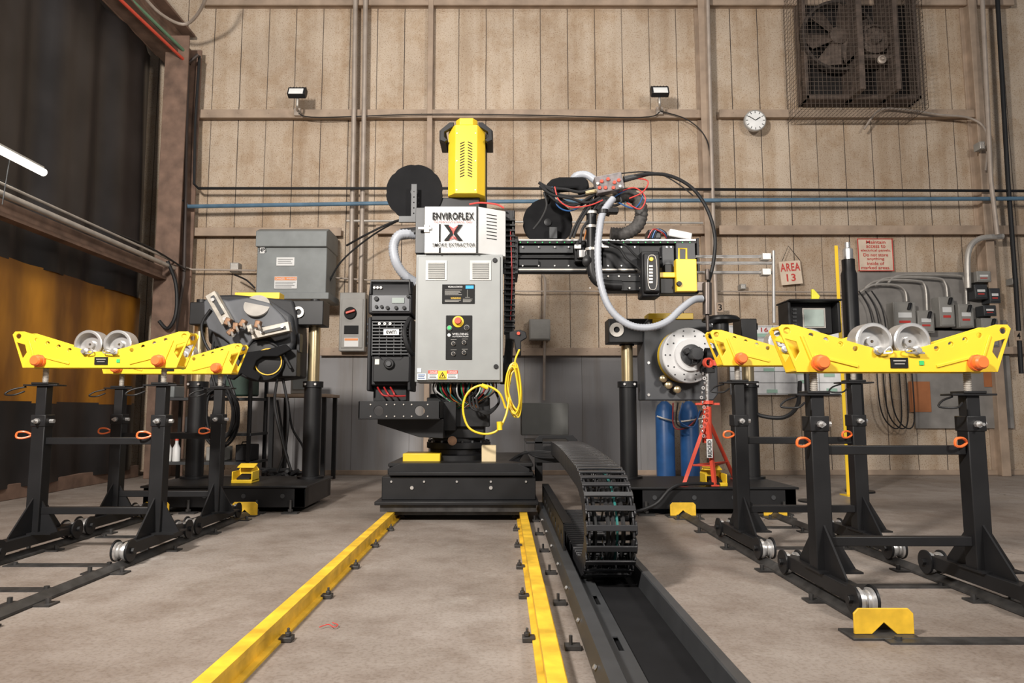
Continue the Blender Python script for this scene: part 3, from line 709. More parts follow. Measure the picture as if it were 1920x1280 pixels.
for (u,v) in((845,636),(866,635),(845,655),(866,654)): lines(pn,u,v,u+11,v+1.6,1,5.708,GRYM)
def sticker(par,u0,v0,u1,v1,y,head,hm):
    s=bx('warning_sticker',WHT,par,u0,v0,u1,v1,y,.005,0); bx('sticker_header',hm,s,u0,v0,u1,v0+(v1-v0)*.38,y-.002,.003,0); txt(s,head,u0+3,v0+1,u1-1,v0+(v1-v0)*.32,y-.004,WHT)
    lines(s,u0+2,v0+(v1-v0)*.48,u1-2,v1-1,3,y-.001,DRK)
sticker(door,803,694,821,710,5.714,'DANGER',RED); sticker(door,838,694,858,710,5.714,'DANGER',RED)
bx('warning_sticker',YEL,door,821,695,838,711,5.713,.004,0)
pl('warning_symbol',INK,door,[(829.5,697),(836,708.5),(823,708.5)],5.711); pl('warning_symbol',YEL,door,[(829.5,700),(833.8,707.5),(825.2,707.5)],5.708); pl('warning_symbol',INK,door,[(829,702),(831,702),(829.5,706),(828.5,706)],5.705)
bx('sticker',WHT,door,782,690,790,698,5.714,.004,0); bx('sticker',WHT,door,782,700,799,712,5.714,.004,0); lines(door,784,702,797,711,3,5.711,CYL)
for (u,v) in((928,488),(930,687)): knob(door,u,v,.02,.015,BLK2,'latch',5.72)
cm=[BLK2,M('white_cable',(.5,.5,.5),.4),M('green_cable',(.02,.18,.07),.4),DRED,BLK2,BLK2,M('teal_cable'),M('orange_cable',(.45,.15,.03),.4),BLK2]
b={}
for i in range(27):
    m=cm[i%9]; u=815+i*4.4; bb_=b.setdefault(m.name,(m,B()))
    bb_[1].tube([P(u,714,5.85),P(u+random.uniform(-4,4),732,5.84),P(u*.6+865*.4+random.uniform(-6,6),750,5.92),P(850+random.uniform(0,50),765,6.0)],.007,6,5)
for m,q in b.values(): q.done('cable_bundle',m,mp)
b=B()
for i in range(14): b.px(818+i*8,715,822+i*8,720,5.8,.04)
b.done('cable_gland',DRK,mp)
for r0 in range(3):
    B().tube([P(880+r0*6,735,5.9),P(885+r0*6,765,5.86),P(915,770+r0*3,5.86),P(935,755,5.9),P(930,735,5.95)],.011).done('cable',BLK2,mp)
b=B(); 
for u in(947,962): b.px(u-1.5,405,u+1.5,625,5.95,.12)
for i in range(22): b.px(945,410+i*10,966,413+i*10,5.93,.16)
b.done('cable_ladder',BLK,mp)
b=B()
for i in range(6): b.tube([P(948+i*3,395,6.0),P(950+i*2.5,480,5.98),P(947+i*3,560,5.98),P(950+i*2,640,5.95),P(940+i*3,720,5.9)],.012,6,5)
b.done('cable_bundle',BLK2,mp)
B().tube([P(957,430,5.94),P(960,520,5.93),P(957,600,5.94)],.005).done('cable',DRED,mp)
ph=B(); ph.prism([(0,0),(.09,.02),(.14,.0),(.15,-.05),(.10,-.08),(.10,-.2),(.06,-.2),(.04,-.07),(0,-.06)],P(955,622,5.75),X_,Z_,Y_*.05); ph.done('torch_handle',BLK2,mp,bev=.008)
B().lathe(P(972,625,5.74),-Y_,[(0,0),(.014,0),(.014,.012),(0,.012)],16).done('trigger',RED,mp)
b=B()
for k in range(9):
    o=random.uniform(-5,5); q=random.uniform(-8,8)
    pts=[(955+o,695+q),(966+o,688+q),(973+o,720+q),(975+o*.5,755+q),(968+o,775+q),(957+o,760+q),(950+o,730+q)]
    b.tube([P(u,v,5.7+.012*k) for u,v in pts],.0075,6,5,True)
b.tube([P(968,690,5.7),P(966,675,5.7),P(974,655,5.72)],.008)
b.tube([P(948,765,5.65),P(935,735,5.62),P(905,722,5.62),P(878,735,5.62),P(868,765,5.62),P(878,800,5.62),P(905,813,5.62),P(932,807,5.62),P(948,780,5.64),P(955,745,5.66)],.009)
b.done('extension_cord',YCAB,mp,label='coiled yellow extension cord')
B().cyl(P(936,790,5.6),P(937,806,5.6),.022,12).done('plug',YCAB,mp); B().cyl(P(903,722,5.6),P(915,727,5.6),.018,12).done('plug',YCAB,mp)
# shelf bracket
x0,x1,z0,z1=R(672,752,825,786,5.55)
c1=P(710,770,5.55); c2=P(787,770,5.55)
b=B(); b.prism([(x0,z0),(x1,z0),(x1,z1),(x0,z1)],(0,5.55,0),X_,Z_,Y_*.012,[circ(.04,16,c1.x,c1.z),circ(.04,16,c2.x,c2.z)]); b.box(x0,x1,5.55,6.1,z0,z0+.012); b.box(x0,x0+.012,5.55,6.0,z0,z1); b.box(x1-.012,x1,5.55,6.0,z0,z1)
b.prism([(0,0),(.55,0),(.55,-.16),(.35,-.15),(.0,-.04)],(x0+.12,5.75,z0),X_,Z_,Y_*.25); b.box(x1-.05,bc_.x,5.9,6.3,z0-.1,z1)
shf=b.done('shelf_bracket',BLK,mp,bev=.003)
b=B()
for s in (695,725,772,802,740,757):
    for v in(758,780): p=P(s,v,5.55); b.cyl(p,p-Y_*.008,.006,8)
b.done('bolt',GALV,shf)
# wire spool
def spool(u,v,r,y,name='wire_spool'):
    c=P(u,v,y); R_=S(r,y)
    b=B(); n=48; b.prism([(R_*(1 if i%6 else .97)*math.cos(2*math.pi*i/n),R_*(1 if i%6 else .97)*math.sin(2*math.pi*i/n)) for i in range(n)],c,X_,Z_,Y_*.012)
    b.prism(circ(R_*.9,40),c+Y_*.1,X_,Z_,Y_*.012); b.cyl(c+Y_*.02,c+Y_*.09,R_*.45,24)
    s=b.done(name,MAT,mp); B().lathe(c,-Y_,[(0,0),(.035,0),(.035,.012),(.015,.016),(0,.016)],20).done('hub',BLK,s); return s
spool(777,360,55,6.1)
x0,x1,z0,z1=R(771,345,781,412,6.0); hs=[circ(.007,8,(x0+x1)/2,z0+.06+i*.05) for i in range(5)]
B().prism([(x0,z0),(x1,z0),(x1,z1),(x0,z1)],(0,6.0,0),X_,Z_,Y_*.01,hs).box(x0,x1,6.0,6.08,z0,z0+.02).px(748,405,800,416,5.98,.03).done('spool_arm',DRK,mp)
spool(1027,417,48,6.2)
def ribbed(pts,r,m,par,name,n=14,k=.93):
    p=spl([P(*q) for q in pts],n); return B().tube(p,r,12,0,rf=lambda i:r*(1.0 if i%2 else k)).done(name,m,par,ang=80)
ribbed([(778,440,5.9),(750,440,5.85),(738,460,5.85),(742,490,5.85),(758,515,5.9),(780,530,5.95)],.045,HOSE,mp,'exhaust_hose',12,.86)
B().cyl(P(752,439,5.9),P(782,436,5.9),.05,18).done('hose_cuff',BLK,mp)
B().tube([P(800,400,6.0),P(740,415,6.2),P(690,438,6.3),P(650,460,6.5)],.01).done('cable',BLK2,mp)
B().tube([P(880,383,5.9),P(900,380,5.9),P(930,383,5.9),P(945,390,5.9)],.008).done('cable',REDL,mp)
# BOOM
x0,x1,z0,z1=R(965,449,1306,512,6.05)
b=B(); b.box(x0-.15,x1,6.05,6.35,z0+.05,z1-.03); b.box(x0,x1,6.0,6.07,z1-.05,z1-.01); b.box(x0,x1-.4,6.0,6.07,z0,z0+.05); b.box(x0,x1-.3,6.02,6.06,z0+.13,z0+.15); b.box(x1-.012,x1+.01,5.99,6.4,z0,z1); b.box(x0-.03,x0+.03,5.97,6.4,z0-.02,z1+.01)
b.box(x0,x1,6.05,6.35,z1-.03,z1+.0)
boom=b.done('boom',BLK,mp,bev=.005)
B().box(x0+.02,x1-.02,5.99,6.005,z1-.025,z1-.012).done('linear_rail',SIL,boom)
B().box(x0+.02,x1-.42,5.99,6.005,z0+.015,z0+.028).done('linear_rail',GALV,boom)
b=B()
for i in range(24): xx=x0+.05+i*.066; b.cyl((xx,6.0,z1-.04),(xx,5.99,z1-.04),.006,8)
b.done('screw',GRN,boom)
bx('end_cover',DRK,boom,1268,455,1304,505,6.0,.05)
bx('rack_cover',CHAR,boom,972,486,1010,498,6.0,.04); bx('rack_cover',DRK,boom,972,460,1075,474,6.01,.03)
bx('side_cover',CHAR,boom,1130,460,1200,502,6.0,.04); bx('side_cover',DRK,boom,1242,460,1264,500,6.0,.04)
b=B()
for u in(980,1010,1040,1066,1140,1165,1190,1250,1258):
    for v in(463,498): p=P(u,v,5.99); b.cyl(p+Y_*.01,p-Y_*.004,.007,8)
b.done('bolt',SIL,boom)
B().px(1255,432,1298,446,6.1,.15,(0,.2,0)).done('connector_box',WHT,boom,bev=.01)
B().px(1215,430,1240,447,6.1,.15).done('bracket',DRK,boom,bev=.01)
B().px(1030,425,1045,447,6.1,.1).done('bracket',DRK,boom,bev=.004)
for i in range(4): B().tube([P(1215+i*4,446,6.1),P(1225+i*3,430,6.08),P(1242+i*2,436,6.08),P(1250,446,6.1)],.008).done('cable',[DRED,BLK2,CYL,BLK2][i],boom)
B().px(1078,452,1100,490,5.93,.1).px(1082,458,1096,484,5.9,.05).done('boom_carriage',BLK,mp,bev=.005)
B().px(1077,458,1090,466,5.88,.03).px(1086,468,1098,482,5.87,.03).px(1128,455,1142,464,5.9,.03).done('slider_block',SIL,mp,bev=.003)
B().tube([P(1109,395,5.85),P(1109,480,5.85),P(1112,515,5.85),P(1130,532,5.85),P(1165,535,5.85)],.045,14,8).done('arm_tube',BLK,mp)
for v in (402,428,470): B().lathe(P(1109,v,5.85),Z_,[(.045,0),(.054,0),(.054,.022),(.045,.022)],20,True).done('tube_collar',GALV,mp)
B().px(1100,430,1128,505,5.9,.1).px(1128,512,1210,545,5.85,.16).px(1128,515,1250,528,5.84,.05).done('cross_arm',BLK,mp,bev=.006)
b=B()
for s in(1106,1122,1140,1160,1180,1200):
    for v in(518,540): p=P(s,v,5.84); b.cyl(p,p-Y_*.01,.008,8)
b.done('bolt',GALV,mp)
B().lathe(P(1102,490,5.86),-Y_,[(0,0),(.05,0),(.05,.04),(.02,.06),(0,.06)],20).done('clamp_knob',BLK,mp)
# oscillator
x0,x1,z0,z1=R(1203,470,1238,556,5.75)
b=B(); b.box(x0,x1,5.75,5.95,z0,z1); b.box(x0+.01,x1-.01,5.70,5.76,z0+.03,z1-.03); os_=b.done('slide_unit',BLK,mp,bev=.015)
b=B(); cx=(x0+x1)/2
b.tube([(cx-.035,5.695,z0+.09),(cx-.035,5.695,z1-.09),(cx,5.695,z1-.05),(cx+.035,5.695,z1-.09),(cx+.035,5.695,z0+.09),(cx,5.695,z0+.05)],.004,6,3,True); b.done('emblem',GALV,os_)
b=B()
for i in range(6): b.px(1217,497+i*6,1224,500.5+i*6,5.69,.006)
b.done('emblem',GALV,os_)
knob(os_,1221,486,.018,.012,YEL,'emblem',5.7)
B().px(1238,512,1310,550,5.8,.15).px(1246,495,1262,512,5.82,.1).done('head_block',BLK,mp,bev=.006)
B().px(1268,485,1307,546,5.74,.08).px(1233,510,1268,520,5.77,.05).done('head_cover',YEL,mp,bev=.006)
B().tube([P(1273,486,5.76),P(1273,466,5.76),P(1287,466,5.76),P(1287,486,5.76)],.009,n=0).done('cover_handle',YEL,mp)
knob(mp,1273,532,.022,.02,BLK,'knob',5.735)
b=B(); b.cyl(P(1326,530,5.75),P(1326,590,5.75),.038,16); b.cyl(P(1326,590,5.75),P(1327,620,5.75),.018,12,.012); b.cyl(P(1326,525,5.75),P(1326,505,5.75),.02,12); b.px(1300,528,1330,545,5.76,.08)
b.done('welding_torch',M('burnt_steel',(.12,.10,.09),.4,.7),mp,bev=.003)
b=B()
for v,y in((481,6.0),(493,6.0),(511,6.0)): b.cyl(P(1304,v,y),P(1452,v,y),.014,10)
b.cyl(P(1450,470,5.98),P(1451,605,5.98),.014,10); b.done('guide_rod',SIL,mp)
B().px(1430,474,1446,486,5.95,.08).done('rod_clamp',GALV,mp,bev=.003); B().px(1430,503,1446,515,5.95,.08).done('rod_clamp',GALV,mp,bev=.003)
for k,(pts,r,m) in enumerate([
 ([(1165,340),(1200,328),(1250,328),(1295,350),(1325,390),(1340,440),(1338,490),(1328,530)],.016,BLK2),
 ([(1160,345),(1190,335),(1215,340),(1205,360),(1180,372)],.006,REDL),
 ([(1160,360),(1190,352),(1210,370),(1200,392),(1175,380)],.006,REDL),
 ([(1150,370),(1185,352),(1205,365),(1190,390),(1160,380)],.006,CYL),
 ([(1010,342),(1030,352),(1060,355),(1090,360),(1120,350)],.014,BLK2),
 ([(1012,348),(1035,365),(1070,372),(1100,380),(1125,370)],.012,BLK2),
 ([(1015,345),(1040,375),(1075,385),(1105,370),(1130,355)],.012,BLK2),
 ([(1022,350),(1050,365),(1085,368),(1110,362),(1130,360)],.012,BLK2),
 ([(1030,356),(1060,378),(1090,382),(1112,366)],.012,BLK2),
 ([(1035,350),(1045,385),(1070,395),(1100,380),(1125,372)],.007,CYL),
 ([(1040,350),(1048,375),(1070,388),(1105,385),(1130,375)],.006,REDL),
 ([(1115,375),(1100,395),(1085,420),(1075,445)],.012,BLK2),
 ([(1120,380),(1105,410),(1092,430),(1088,455)],.012,BLK2),
 ([(1110,370),(1092,400),(1078,425),(1068,447)],.012,BLK2),
 ([(1125,380),(1112,400),(1100,430),(1095,450)],.006,M('orange_cable')),
 ([(1165,325),(1205,322),(1240,327),(1275,347),(1300,367)],.006,BLK2),
 ([(1130,455),(1160,465),(1175,485),(1195,500),(1205,510)],.012,BLK2),
 ([(1140,452),(1170,458),(1188,475),(1205,490)],.010,BLK2),
 ([(1020,360),(1025,385),(1015,410),(1000,430)],.010,BLK2),
 ([(1135,372),(1150,385),(1165,378),(1160,362)],.012,BLK2)]):
    B().tube([P(u,v,5.8+.015*(k%5)) for u,v in pts],r,8,6).done('cable',m,mp)
b=B(); b.prism([(0,0),(.05,.05),(.12,.07),(.34,.07),(.38,.04),(.39,-.03),(.36,-.07),(.30,-.07),(.29,-.03),(.12,-.04),(.06,-.10),(.03,-.16),(-.01,-.10)],P(1024,345,5.95),X_,Z_,Y_*.14); b.done('cable_shield',MAT,mp,bev=.02)
b=B(); b.bc(P(1141,346,5.8),(.24,.12,.15),(0,-.2,0)); gl=b.done('feeder_housing',M('clear_plastic',(.22,.20,.20),.15,0,.3,20),mp,bev=.008)
for (u,v) in((1128,340),(1140,336),(1152,342),(1135,352),(1150,352),(1160,338),(1124,352)): B().lathe(P(u,v,5.735),-Y_,[(0,0),(.016,0),(.014,.012),(0,.012)],12).done('feed_roller',RED,gl)
for (u,v) in((1120,345),(1162,350)): B().lathe(P(u,v,5.735),-Y_,[(0,0),(.012,0),(.012,.02),(0,.02)],12).done('fitting',SIL,gl)
B().cyl(P(1170,336,5.8),P(1215,326,5.82),.028,14,.018).done('torch_connector',DRK,mp)
B().cyl(P(1098,362,5.8),P(1118,358,5.8),.02,12).done('fitting',BRASS,mp)
B().px(1112,366,1150,396,5.85,.1,(0,.3,0)).px(1135,388,1160,398,5.8,.08).done('head_bracket',BLK,mp,bev=.006)
ribbed([(1150,368,6.0),(1185,368,6.0),(1202,392,6.0),(1196,422,6.0),(1172,438,6.0),(1145,438,6.0)],.062,M('braided_sleeve',(.06,.056,.053),.7,0,.4,40),mp,'braided_hose',9,.86)
ribbed([(1070,345,6.05),(1080,330,6.0),(1100,328,5.98),(1118,340,5.95)],.035,HOSE,mp,'fume_hose',9)
ribbed([(1150,372,5.72),(1131,398,5.68),(1124,430,5.66),(1121,480,5.65),(1127,535,5.62),(1145,580,5.6),(1178,608,5.58),(1215,614,5.58),(1250,603,5.6),(1278,578,5.64),(1300,562,5.68),(1316,560,5.72)],.032,HOSE,mp,'fume_hose',14,.88)
B().lathe(P(1131,398,5.68)+Z_*.02,-Z_,[(.036,0),(.045,0),(.045,.03),(.036,.03)],16,True).done('hose_cuff',BLK,mp)
e=bx('rear_enclosure',M('olive_grey',(.075,.075,.07),.5),mp,977,755,1066,816,6.9,.35,.008)
b=B(); x0,x1,z0,z1=R(1003,816,1084,868,5.85)
b.prism([(x0,z0),(x1,z0),(x1,z1-.04),(x1-.04,z1),(x0+.04,z1),(x0,z1-.04)],(0,5.9,0),X_,Z_,Y_*.02,[[(x0+.07,z1-.09),(x1-.10,z1-.09),(x1-.08,z1-.07),(x1-.08,z1-.05),(x1-.10,z1-.03),(x0+.07,z1-.03)]])
b.box(.2,.65,5.9,6.6,.62,.64); b.box(.28,.34,5.95,6.1,.3,.62); b.done('chain_bracket',BLK,mp,bev=.003)
for k in range(6): B().tube([P(955+k*3,865,6.0),P(975+k*2,852-k,5.95),P(1005,846+k*2,5.9),P(1040,848+k*2,5.84)],.010,6,5).done('cable',BLK2,mp)
# ================= POWER SOURCE
ps=thing('welding_power_source','black welding power source with digital control panel','welding power source',P(731,742,5.8))
x0,x1,z0,z1=R(690,523,772,722,5.85); zm=P(700,588,5.85).z
body=B().box(x0+.01,x1-.01,5.87,6.3,z0,zm-.02).box(x0+.03,x1-.03,5.9,6.25,zm-.04,zm+.02).box(x0,x0+.03,5.83,6.2,z0-.05,zm-.03).box(x1-.03,x1,5.83,6.2,z0-.05,zm-.03).done('body',CHAR,ps,bev=.012)
B().prism([(0,0),(0,.17),(.06,.30),(.38,.30),(.42,.22),(.42,0)],(x0,5.84,zm+.0),Y_,Z_,X_*(x1-x0)).done('control_head',CHAR,ps,bev=.012)
b=B(); b.tube([P(696,552,5.84),P(696,527,5.86),P(768,527,5.86),P(770,552,5.84)],.016,8,0); b.done('handle',BLK,ps)
cpn=bx('control_panel',M('panel_slate',(.07,.075,.085),.35),ps,697,553,768,583,5.83,.02,.003)
bx('display',M('dim_lcd',(.20,.24,.22),.3),cpn,735,558,758,568,5.823,.008,0)
for (u,v,r) in((706,560,.02),(706,575,.014),(716,575,.014),(727,577,.016),(743,577,.016),(758,577,.016),(765,556,.012)): knob(cpn,u,v,r,.02,BLK2,'knob',5.828)
for u in(703,709,715): knob(ps,u,540,.012,.03,GALV,'valve',5.87)
bx('socket_panel',BLK2,ps,697,592,768,600,5.84,.03,.003)
b=B()
for u in(712,722,732): p=P(u,607,5.84); b.lathe(p,-Y_,[(0,0),(.012,0),(.012,.02),(.006,.02),(.006,.01),(0,.01)],14)
b.done('socket',GALV,ps)
b=B()
for i in range(11): b.px(698,602+i*6,766,604.4+i*6,5.83,.03)
for i in range(6): b.px(697+i*13.6,602,698.5+i*13.6,666,5.84,.02)
b.done('front_grille',DRK,ps)
bx('nameplate',WHT,ps,719,617,748,628,5.822,.006,.001); txt(ps,'ewm',724,619,743,626,5.819,INK)
b=B(); x0,x1,z0,z1=R(700,668,768,716,5.84); b.prism([(x0,z0),(x1,z0),(x1,z1),(x1-.05,z1),(x1-.08,z1-.03),(x0+.08,z1-.03),(x0+.05,z1),(x0,z1)],(0,5.82,0),X_,Z_,Y_*.05); b.done('lower_panel',BLK,ps,bev=.006)
knob(ps,730,682,.045,.03,BLK2,'socket_cover',5.82); knob(ps,730,682,.025,.05,DRK,'socket_cover',5.82)
bx('label_plate',GALV,ps,703,673,711,683,5.815,.004,0)
for i in range(4): bx('side_rib',BLK,ps,688,605+i*12,694,610+i*12,5.84,.1,.002)
for i in range(3): B().tube([P(708+i*12,726,5.9),P(714+i*12,736,5.84),P(724+i*9,742,5.84),P(760,742,5.88)],.008).done('cable',DRED,ps)
B().tube([P(768,597,5.85),P(758,620,5.78),P(764,650,5.78),P(775,665,5.85)],.02).done('cable',BLK2,ps)
B().px(700,722,762,752,5.95,.2).done('foot',BLK2,ps,bev=.004)
# ================= POSITIONERS
def pcol(par,u,vt,y,base):
    c=P(u,800,y); z0=base; zt=P(u,vt,y).z; zr=P(u,715,y).z
    B().lathe((c.x,y,z0),Z_,[(0,0),(.13,0),(.13,.02),(.085,.02),(.085,zr-z0-.06),(.1,zr-z0-.06),(.1,zr-z0),(0,zr-z0)],24).done('column',BLK,par)
    B().lathe((c.x,y,zr),Z_,[(0,0),(.058,0),(.058,zt-zr-.1),(0,zt-zr-.1)],20).done('column_rod',BRASS,par)
    B().lathe((c.x,y,zt-.26),Z_,[(0,0),(.075,0),(.075,.16),(.11,.16),(.11,.22),(.05,.22),(.05,.26),(0,.26)],20).done('column_cap',BLK,par)
    b=B()
    for k in(-1,1): b.cyl((c.x+k*.05,y-.1,zr-.03),(c.x+k*.05,y-.115,zr-.03),.012,8)
    b.done('bolt',SIL,par)
def pbase(par,x0,x1,y0,y1,zt):
    b=B(); b.box(x0,x1,y0,y0+.12,.05,zt-.02); b.box(x0,x1,y1-.12,y1,.05,zt-.02); b.box(x0,x0+.1,y0,y1,.05,zt-.02); b.box(x1-.1,x1,y0,y1,.05,zt-.02); b.box(x0-.02,x1+.02,y0-.02,y1,zt-.02,zt)
    b.box(x0+.02,x1-.02,y0+.3,y0+.4,.05,zt-.02)
    b.done('base_frame',BLK,par,bev=.005)
    for x in(x0+.12,x1-.12,(x0+x1)/2-.3,(x0+x1)/2+.3):
        b=B(); b.box(x-.07,x+.07,y0-.06,y0+.02,0,.015); b.cyl((x,y0-.03,.0),(x,y0-.03,.12),.012,8); b.cyl((x,y0-.03,.02),(x,y0-.03,.04),.022,6)
        b.done('leveling_foot',TRK,par)
    b=B()
    for i in range(4): x=x0+.2+i*(x1-x0-.4)/3; b.cyl((x,y0-.001,zt-.09),(x,y0-.008,zt-.09),.02,12)
    b.done('bolt',DRK,par)
lp=thing('welding_positioner','black two-column positioner with tilted clamping head','welding positioner',(P(430,930,6.6).x,6.7,0))
pbase(lp,P(262,940,6.1).x,-1.75,6.15,7.05,.24)
pcol(lp,368,562,6.85,.24); pcol(lp,585,562,6.85,.24)
B().px(548,563,606,609,6.65,.25).px(355,566,392,608,6.65,.25).done('cross_head',BLK,lp,bev=.008)
q=P(560,585,6.64); B().lathe(q,-Y_,[(.03,0),(.055,0),(.055,.012),(.03,.012)],16,True).done('eye',GALV,lp)
pts=[(385,562),(400,553),(440,552),(548,562),(556,590),(558,640),(556,706),(510,712),(470,714),(440,700),(425,680),(390,640)]
B().prism([(P(u,v,6.6).x,P(u,v,6.6).z) for u,v in pts],(0,6.6,0),X_,Z_,Y_*.35).done('head_housing',CHAR,lp,bev=.02)
bx('lifting_bracket',YEL,lp,440,548,524,560,6.65,.15)
B().px(556,625,562,660,6.55,.1).px(530,655,556,705,6.5,.12).done('side_gusset',BLK,lp,bev=.004)
SLT=M('slate_grey',(.065,.068,.075),.45)
B().prism([(P(u,v,6.5).x,P(u,v,6.5).z) for u,v in [(388,600),(400,566),(440,556),(500,560),(545,590),(552,640),(530,690),(480,706),(440,690),(410,650)]],(0,6.5,0),X_,Z_,Y_*.14).done('tilt_body',M('tilt_grey',(.045,.047,.052),.5),lp,bev=.03)
pts=[(383,565),(395,556),(430,564),(465,558),(505,568),(528,590),(545,612),(543,632),(515,640),(500,622),(480,632),(462,655),(442,668),(430,642),(412,628),(392,618),(384,595)]
B().prism([(P(u,v,6.42).x,P(u,v,6.42).z) for u,v in pts],(0,6.40,0),X_,Z_,Y_*.06).done('tilt_plate',M('slate_light',(.085,.09,.10),.4),lp,bev=.012)
B().lathe(P(483,577,6.43),Vector((.1,-1,.5)),[(0,0),(.10,0),(.12,.02),(.12,.04),(0,.04)],32).done('face_ring',GALV,lp)
B().lathe(P(497,676,6.50),Vector((.1,-1,0)),[(0,0),(.19,0),(.19,.06),(.16,.07),(.0,.07)],32).done('drive_disc',BLK2,lp)
B().lathe(P(503,678,6.43),Vector((.1,-1,0)),[(.118,0),(.128,0),(.128,.008),(.118,.008)],32,True).done('yellow_ring',YELW,lp)
q=[(440,650),(462,660),(500,655),(535,645),(545,655),(520,668),(492,668),(480,676),(474,692),(488,704),(484,714),(466,708),(452,700),(436,712),(424,708),(432,694),(446,684),(450,672)]
B().prism([(P(u,v,6.36).x,P(u,v,6.36).z) for u,v in q],(0,6.36,0),X_,Z_,Y_*.05).done('clamp_lever',MAT,lp,bev=.008)
JW=M('jaw_steel',(.42,.39,.34),.4,.4,.25,15)
for (u,v,w,h,a) in((412,578,.10,.32,-.55),(509,620,.36,.09,-.22)): B().bc(P(u,v,6.34),(w,.08,h),(0,a,0)).done('clamp_jaw',JW,lp,bev=.004)
for (u,v,w,h,a) in((408,572,.035,.2,-.55),(516,618,.2,.025,-.22)): B().bc(P(u,v,6.295),(w,.02,h),(0,a,0)).done('jaw_slot',DRK,lp)
for k,(u,v,a) in enumerate(((428,603,.4),(470,616,-.3),(443,612,.1),(484,608,.2),(434,622,.8),(456,606,.5))): B().bc(P(u,v,6.28),(.05,.07,.07),(0,a,0)).done('clamp_block',COPR if k!=1 else JW,lp,bev=.008); B().cyl(P(u,v,6.26),P(u+3,v+8,6.2),.012,8).done('clamp_bolt',GALV,lp)
for (u,v) in((400,562),(422,598),(530,612),(492,622)): B().lathe(P(u,v,6.29),-Y_,[(0,0),(.018,0),(.018,.02),(0,.02)],6).done('bolt',SIL,lp)
for k,pts in enumerate(([(395,580),(378,610),(388,650),(420,690),(440,740)],[(440,640),(462,648),(490,640),(520,650),(545,690)],[(400,640),(396,690),(405,740),(395,800)],[(520,710),(515,760),(530,830),(545,880)],[(530,708),(540,770),(535,840),(520,885)])): B().tube([P(u,v,6.38+.06*k) for u,v in pts],.014).done('cable',BLK2,lp)
rp=thing('welding_positioner','black two-column positioner with steel faceplate and chuck','welding positioner',(P(1330,930,6.6).x,6.7,0))
pbase(rp,1.12,P(1498,940,6.0).x,6.05,7.05,.24)
pcol(rp,1178,600,6.85,.24); pcol(rp,1406,600,6.85,.24)
B().px(1141,597,1222,642,6.65,.25).px(1390,597,1420,640,6.65,.25).done('cross_head',BLK,rp,bev=.008)
B().lathe(P(1156,618,6.64),-Y_,[(.03,0),(.07,0),(.07,.012),(.03,.012)],20,True).done('eye',GALV,rp)
x0,x1,z0,z1=R(1208,598,1345,750,6.62)
b=B(); b.prism([(x0,z0),(x1-.05,z0),(x1,z0+.06),(x1,z1),(x0+.04,z1),(x0,z1-.05)],(0,6.62,0),X_,Z_,Y_*.35); b.done('head_housing',SLT,rp,bev=.01)
b=B()
for (u,v) in((1216,606),(1216,740),(1216,680),(1335,606)): p=P(u,v,6.62); b.cyl(p,p-Y_*.012,.014,8)
b.done('bolt',SIL,rp)
b=B(); b.px(1216,587,1300,598,6.6,.2); b.px(1224,598,1240,606,6.58,.03); b.done('lifting_bracket',YEL,rp,bev=.004)
fc=P(1292,666,6.42)
ax=Vector((.12,-1,0)).normalized()
B().lathe(fc,ax,[(0,-.16),(.255,-.16),(.255,-.10),(0,-.10)],40).done('yellow_ring',YEL,rp)
fp=B().lathe(fc,ax,[(0,-.095),(.258,-.095),(.262,.0),(.255,.01),(.15,.01),(.15,.04),(0,.04)],48).done('faceplate',M('brushed_plate',(.70,.70,.70),.45,.0,.05),rp)
b=B(); q_=ax.to_track_quat('Z','Y')
for rr_,n in((.235,14),(.19,10)):
    for i in range(n): a=2*math.pi*i/n; p=fc+q_@Vector((rr_*math.cos(a),rr_*math.sin(a),.01)); b.cyl(p,p+ax*.003,.008,8)
b.done('bolt_hole',DRK,fp)
B().lathe(fc+ax*.04,ax,[(0,0),(.10,0),(.10,.03),(.055,.04),(.055,.17),(0,.17)],24).done('spindle',DRK,rp)
for i in range(3):
    a=i*2.094+.6; p=fc+ax*.09+q_@Vector((.07*math.cos(a),.07*math.sin(a),0)); B().bc(p,(.05,.08,.05),(0,a,0)).done('chuck_jaw',BLK,rp,bev=.005)
p=P(1325,680,6.12); B().lathe(p,Vector((.3,-1,0)),[(.03,0),(.045,0),(.045,.04),(.03,.04)],20,True).bc(p+X_*.06,(.07,.04,.05)).done('ground_clamp',RED,rp)
B().cyl(P(1322,666,6.25),P(1365,668,6.25),.07,20).done('test_pipe',CHAR,rp)
for (u,v) in((1252,722),(1268,730),(1242,710)): B().lathe(P(u,v,6.55),-Y_,[(0,0),(.035,0),(.035,.05),(.02,.06),(0,.06)],18).done('fitting',BRASS,rp)
b=B(); b.lathe(P(1352,622,6.3),Z_,[(0,0),(.07,0),(.07,.08),(.17,.1),(.17,.12),(.15,.14),(0,.14)],24); b.done('work_table',BLK,rp)
for (u,v) in((460,905),(1338,908)):
    base=P(u,v,6.45 if u<900 else 6.2); base.z=.24
    e=thing('foot_pedal','yellow guarded foot pedal standing on the positioner base','foot pedal',base,'foot pedals')
    b=B(); b.bc(base+Z_*.015,(.19,.2,.03))
    b.prism([(-.095,0),(.095,0),(.095,.09),(.06,.14),(-.06,.14),(-.095,.09)],base+Vector((0,.08,.02)),X_,Z_,Y_*.012); b.bc(base+Vector((-.09,0,.06)),(.01,.18,.09)); b.bc(base+Vector((.09,0,.06)),(.01,.18,.09)); b.bc(base+Vector((0,.04,.15)),(.16,.1,.01),(.3,0,0))
    b.done('guard',YEL,e,bev=.004); B().bc(base+Vector((0,0,.05)),(.12,.13,.02),(.25,0,0)).done('treadle',BLK2,e,bev=.004)
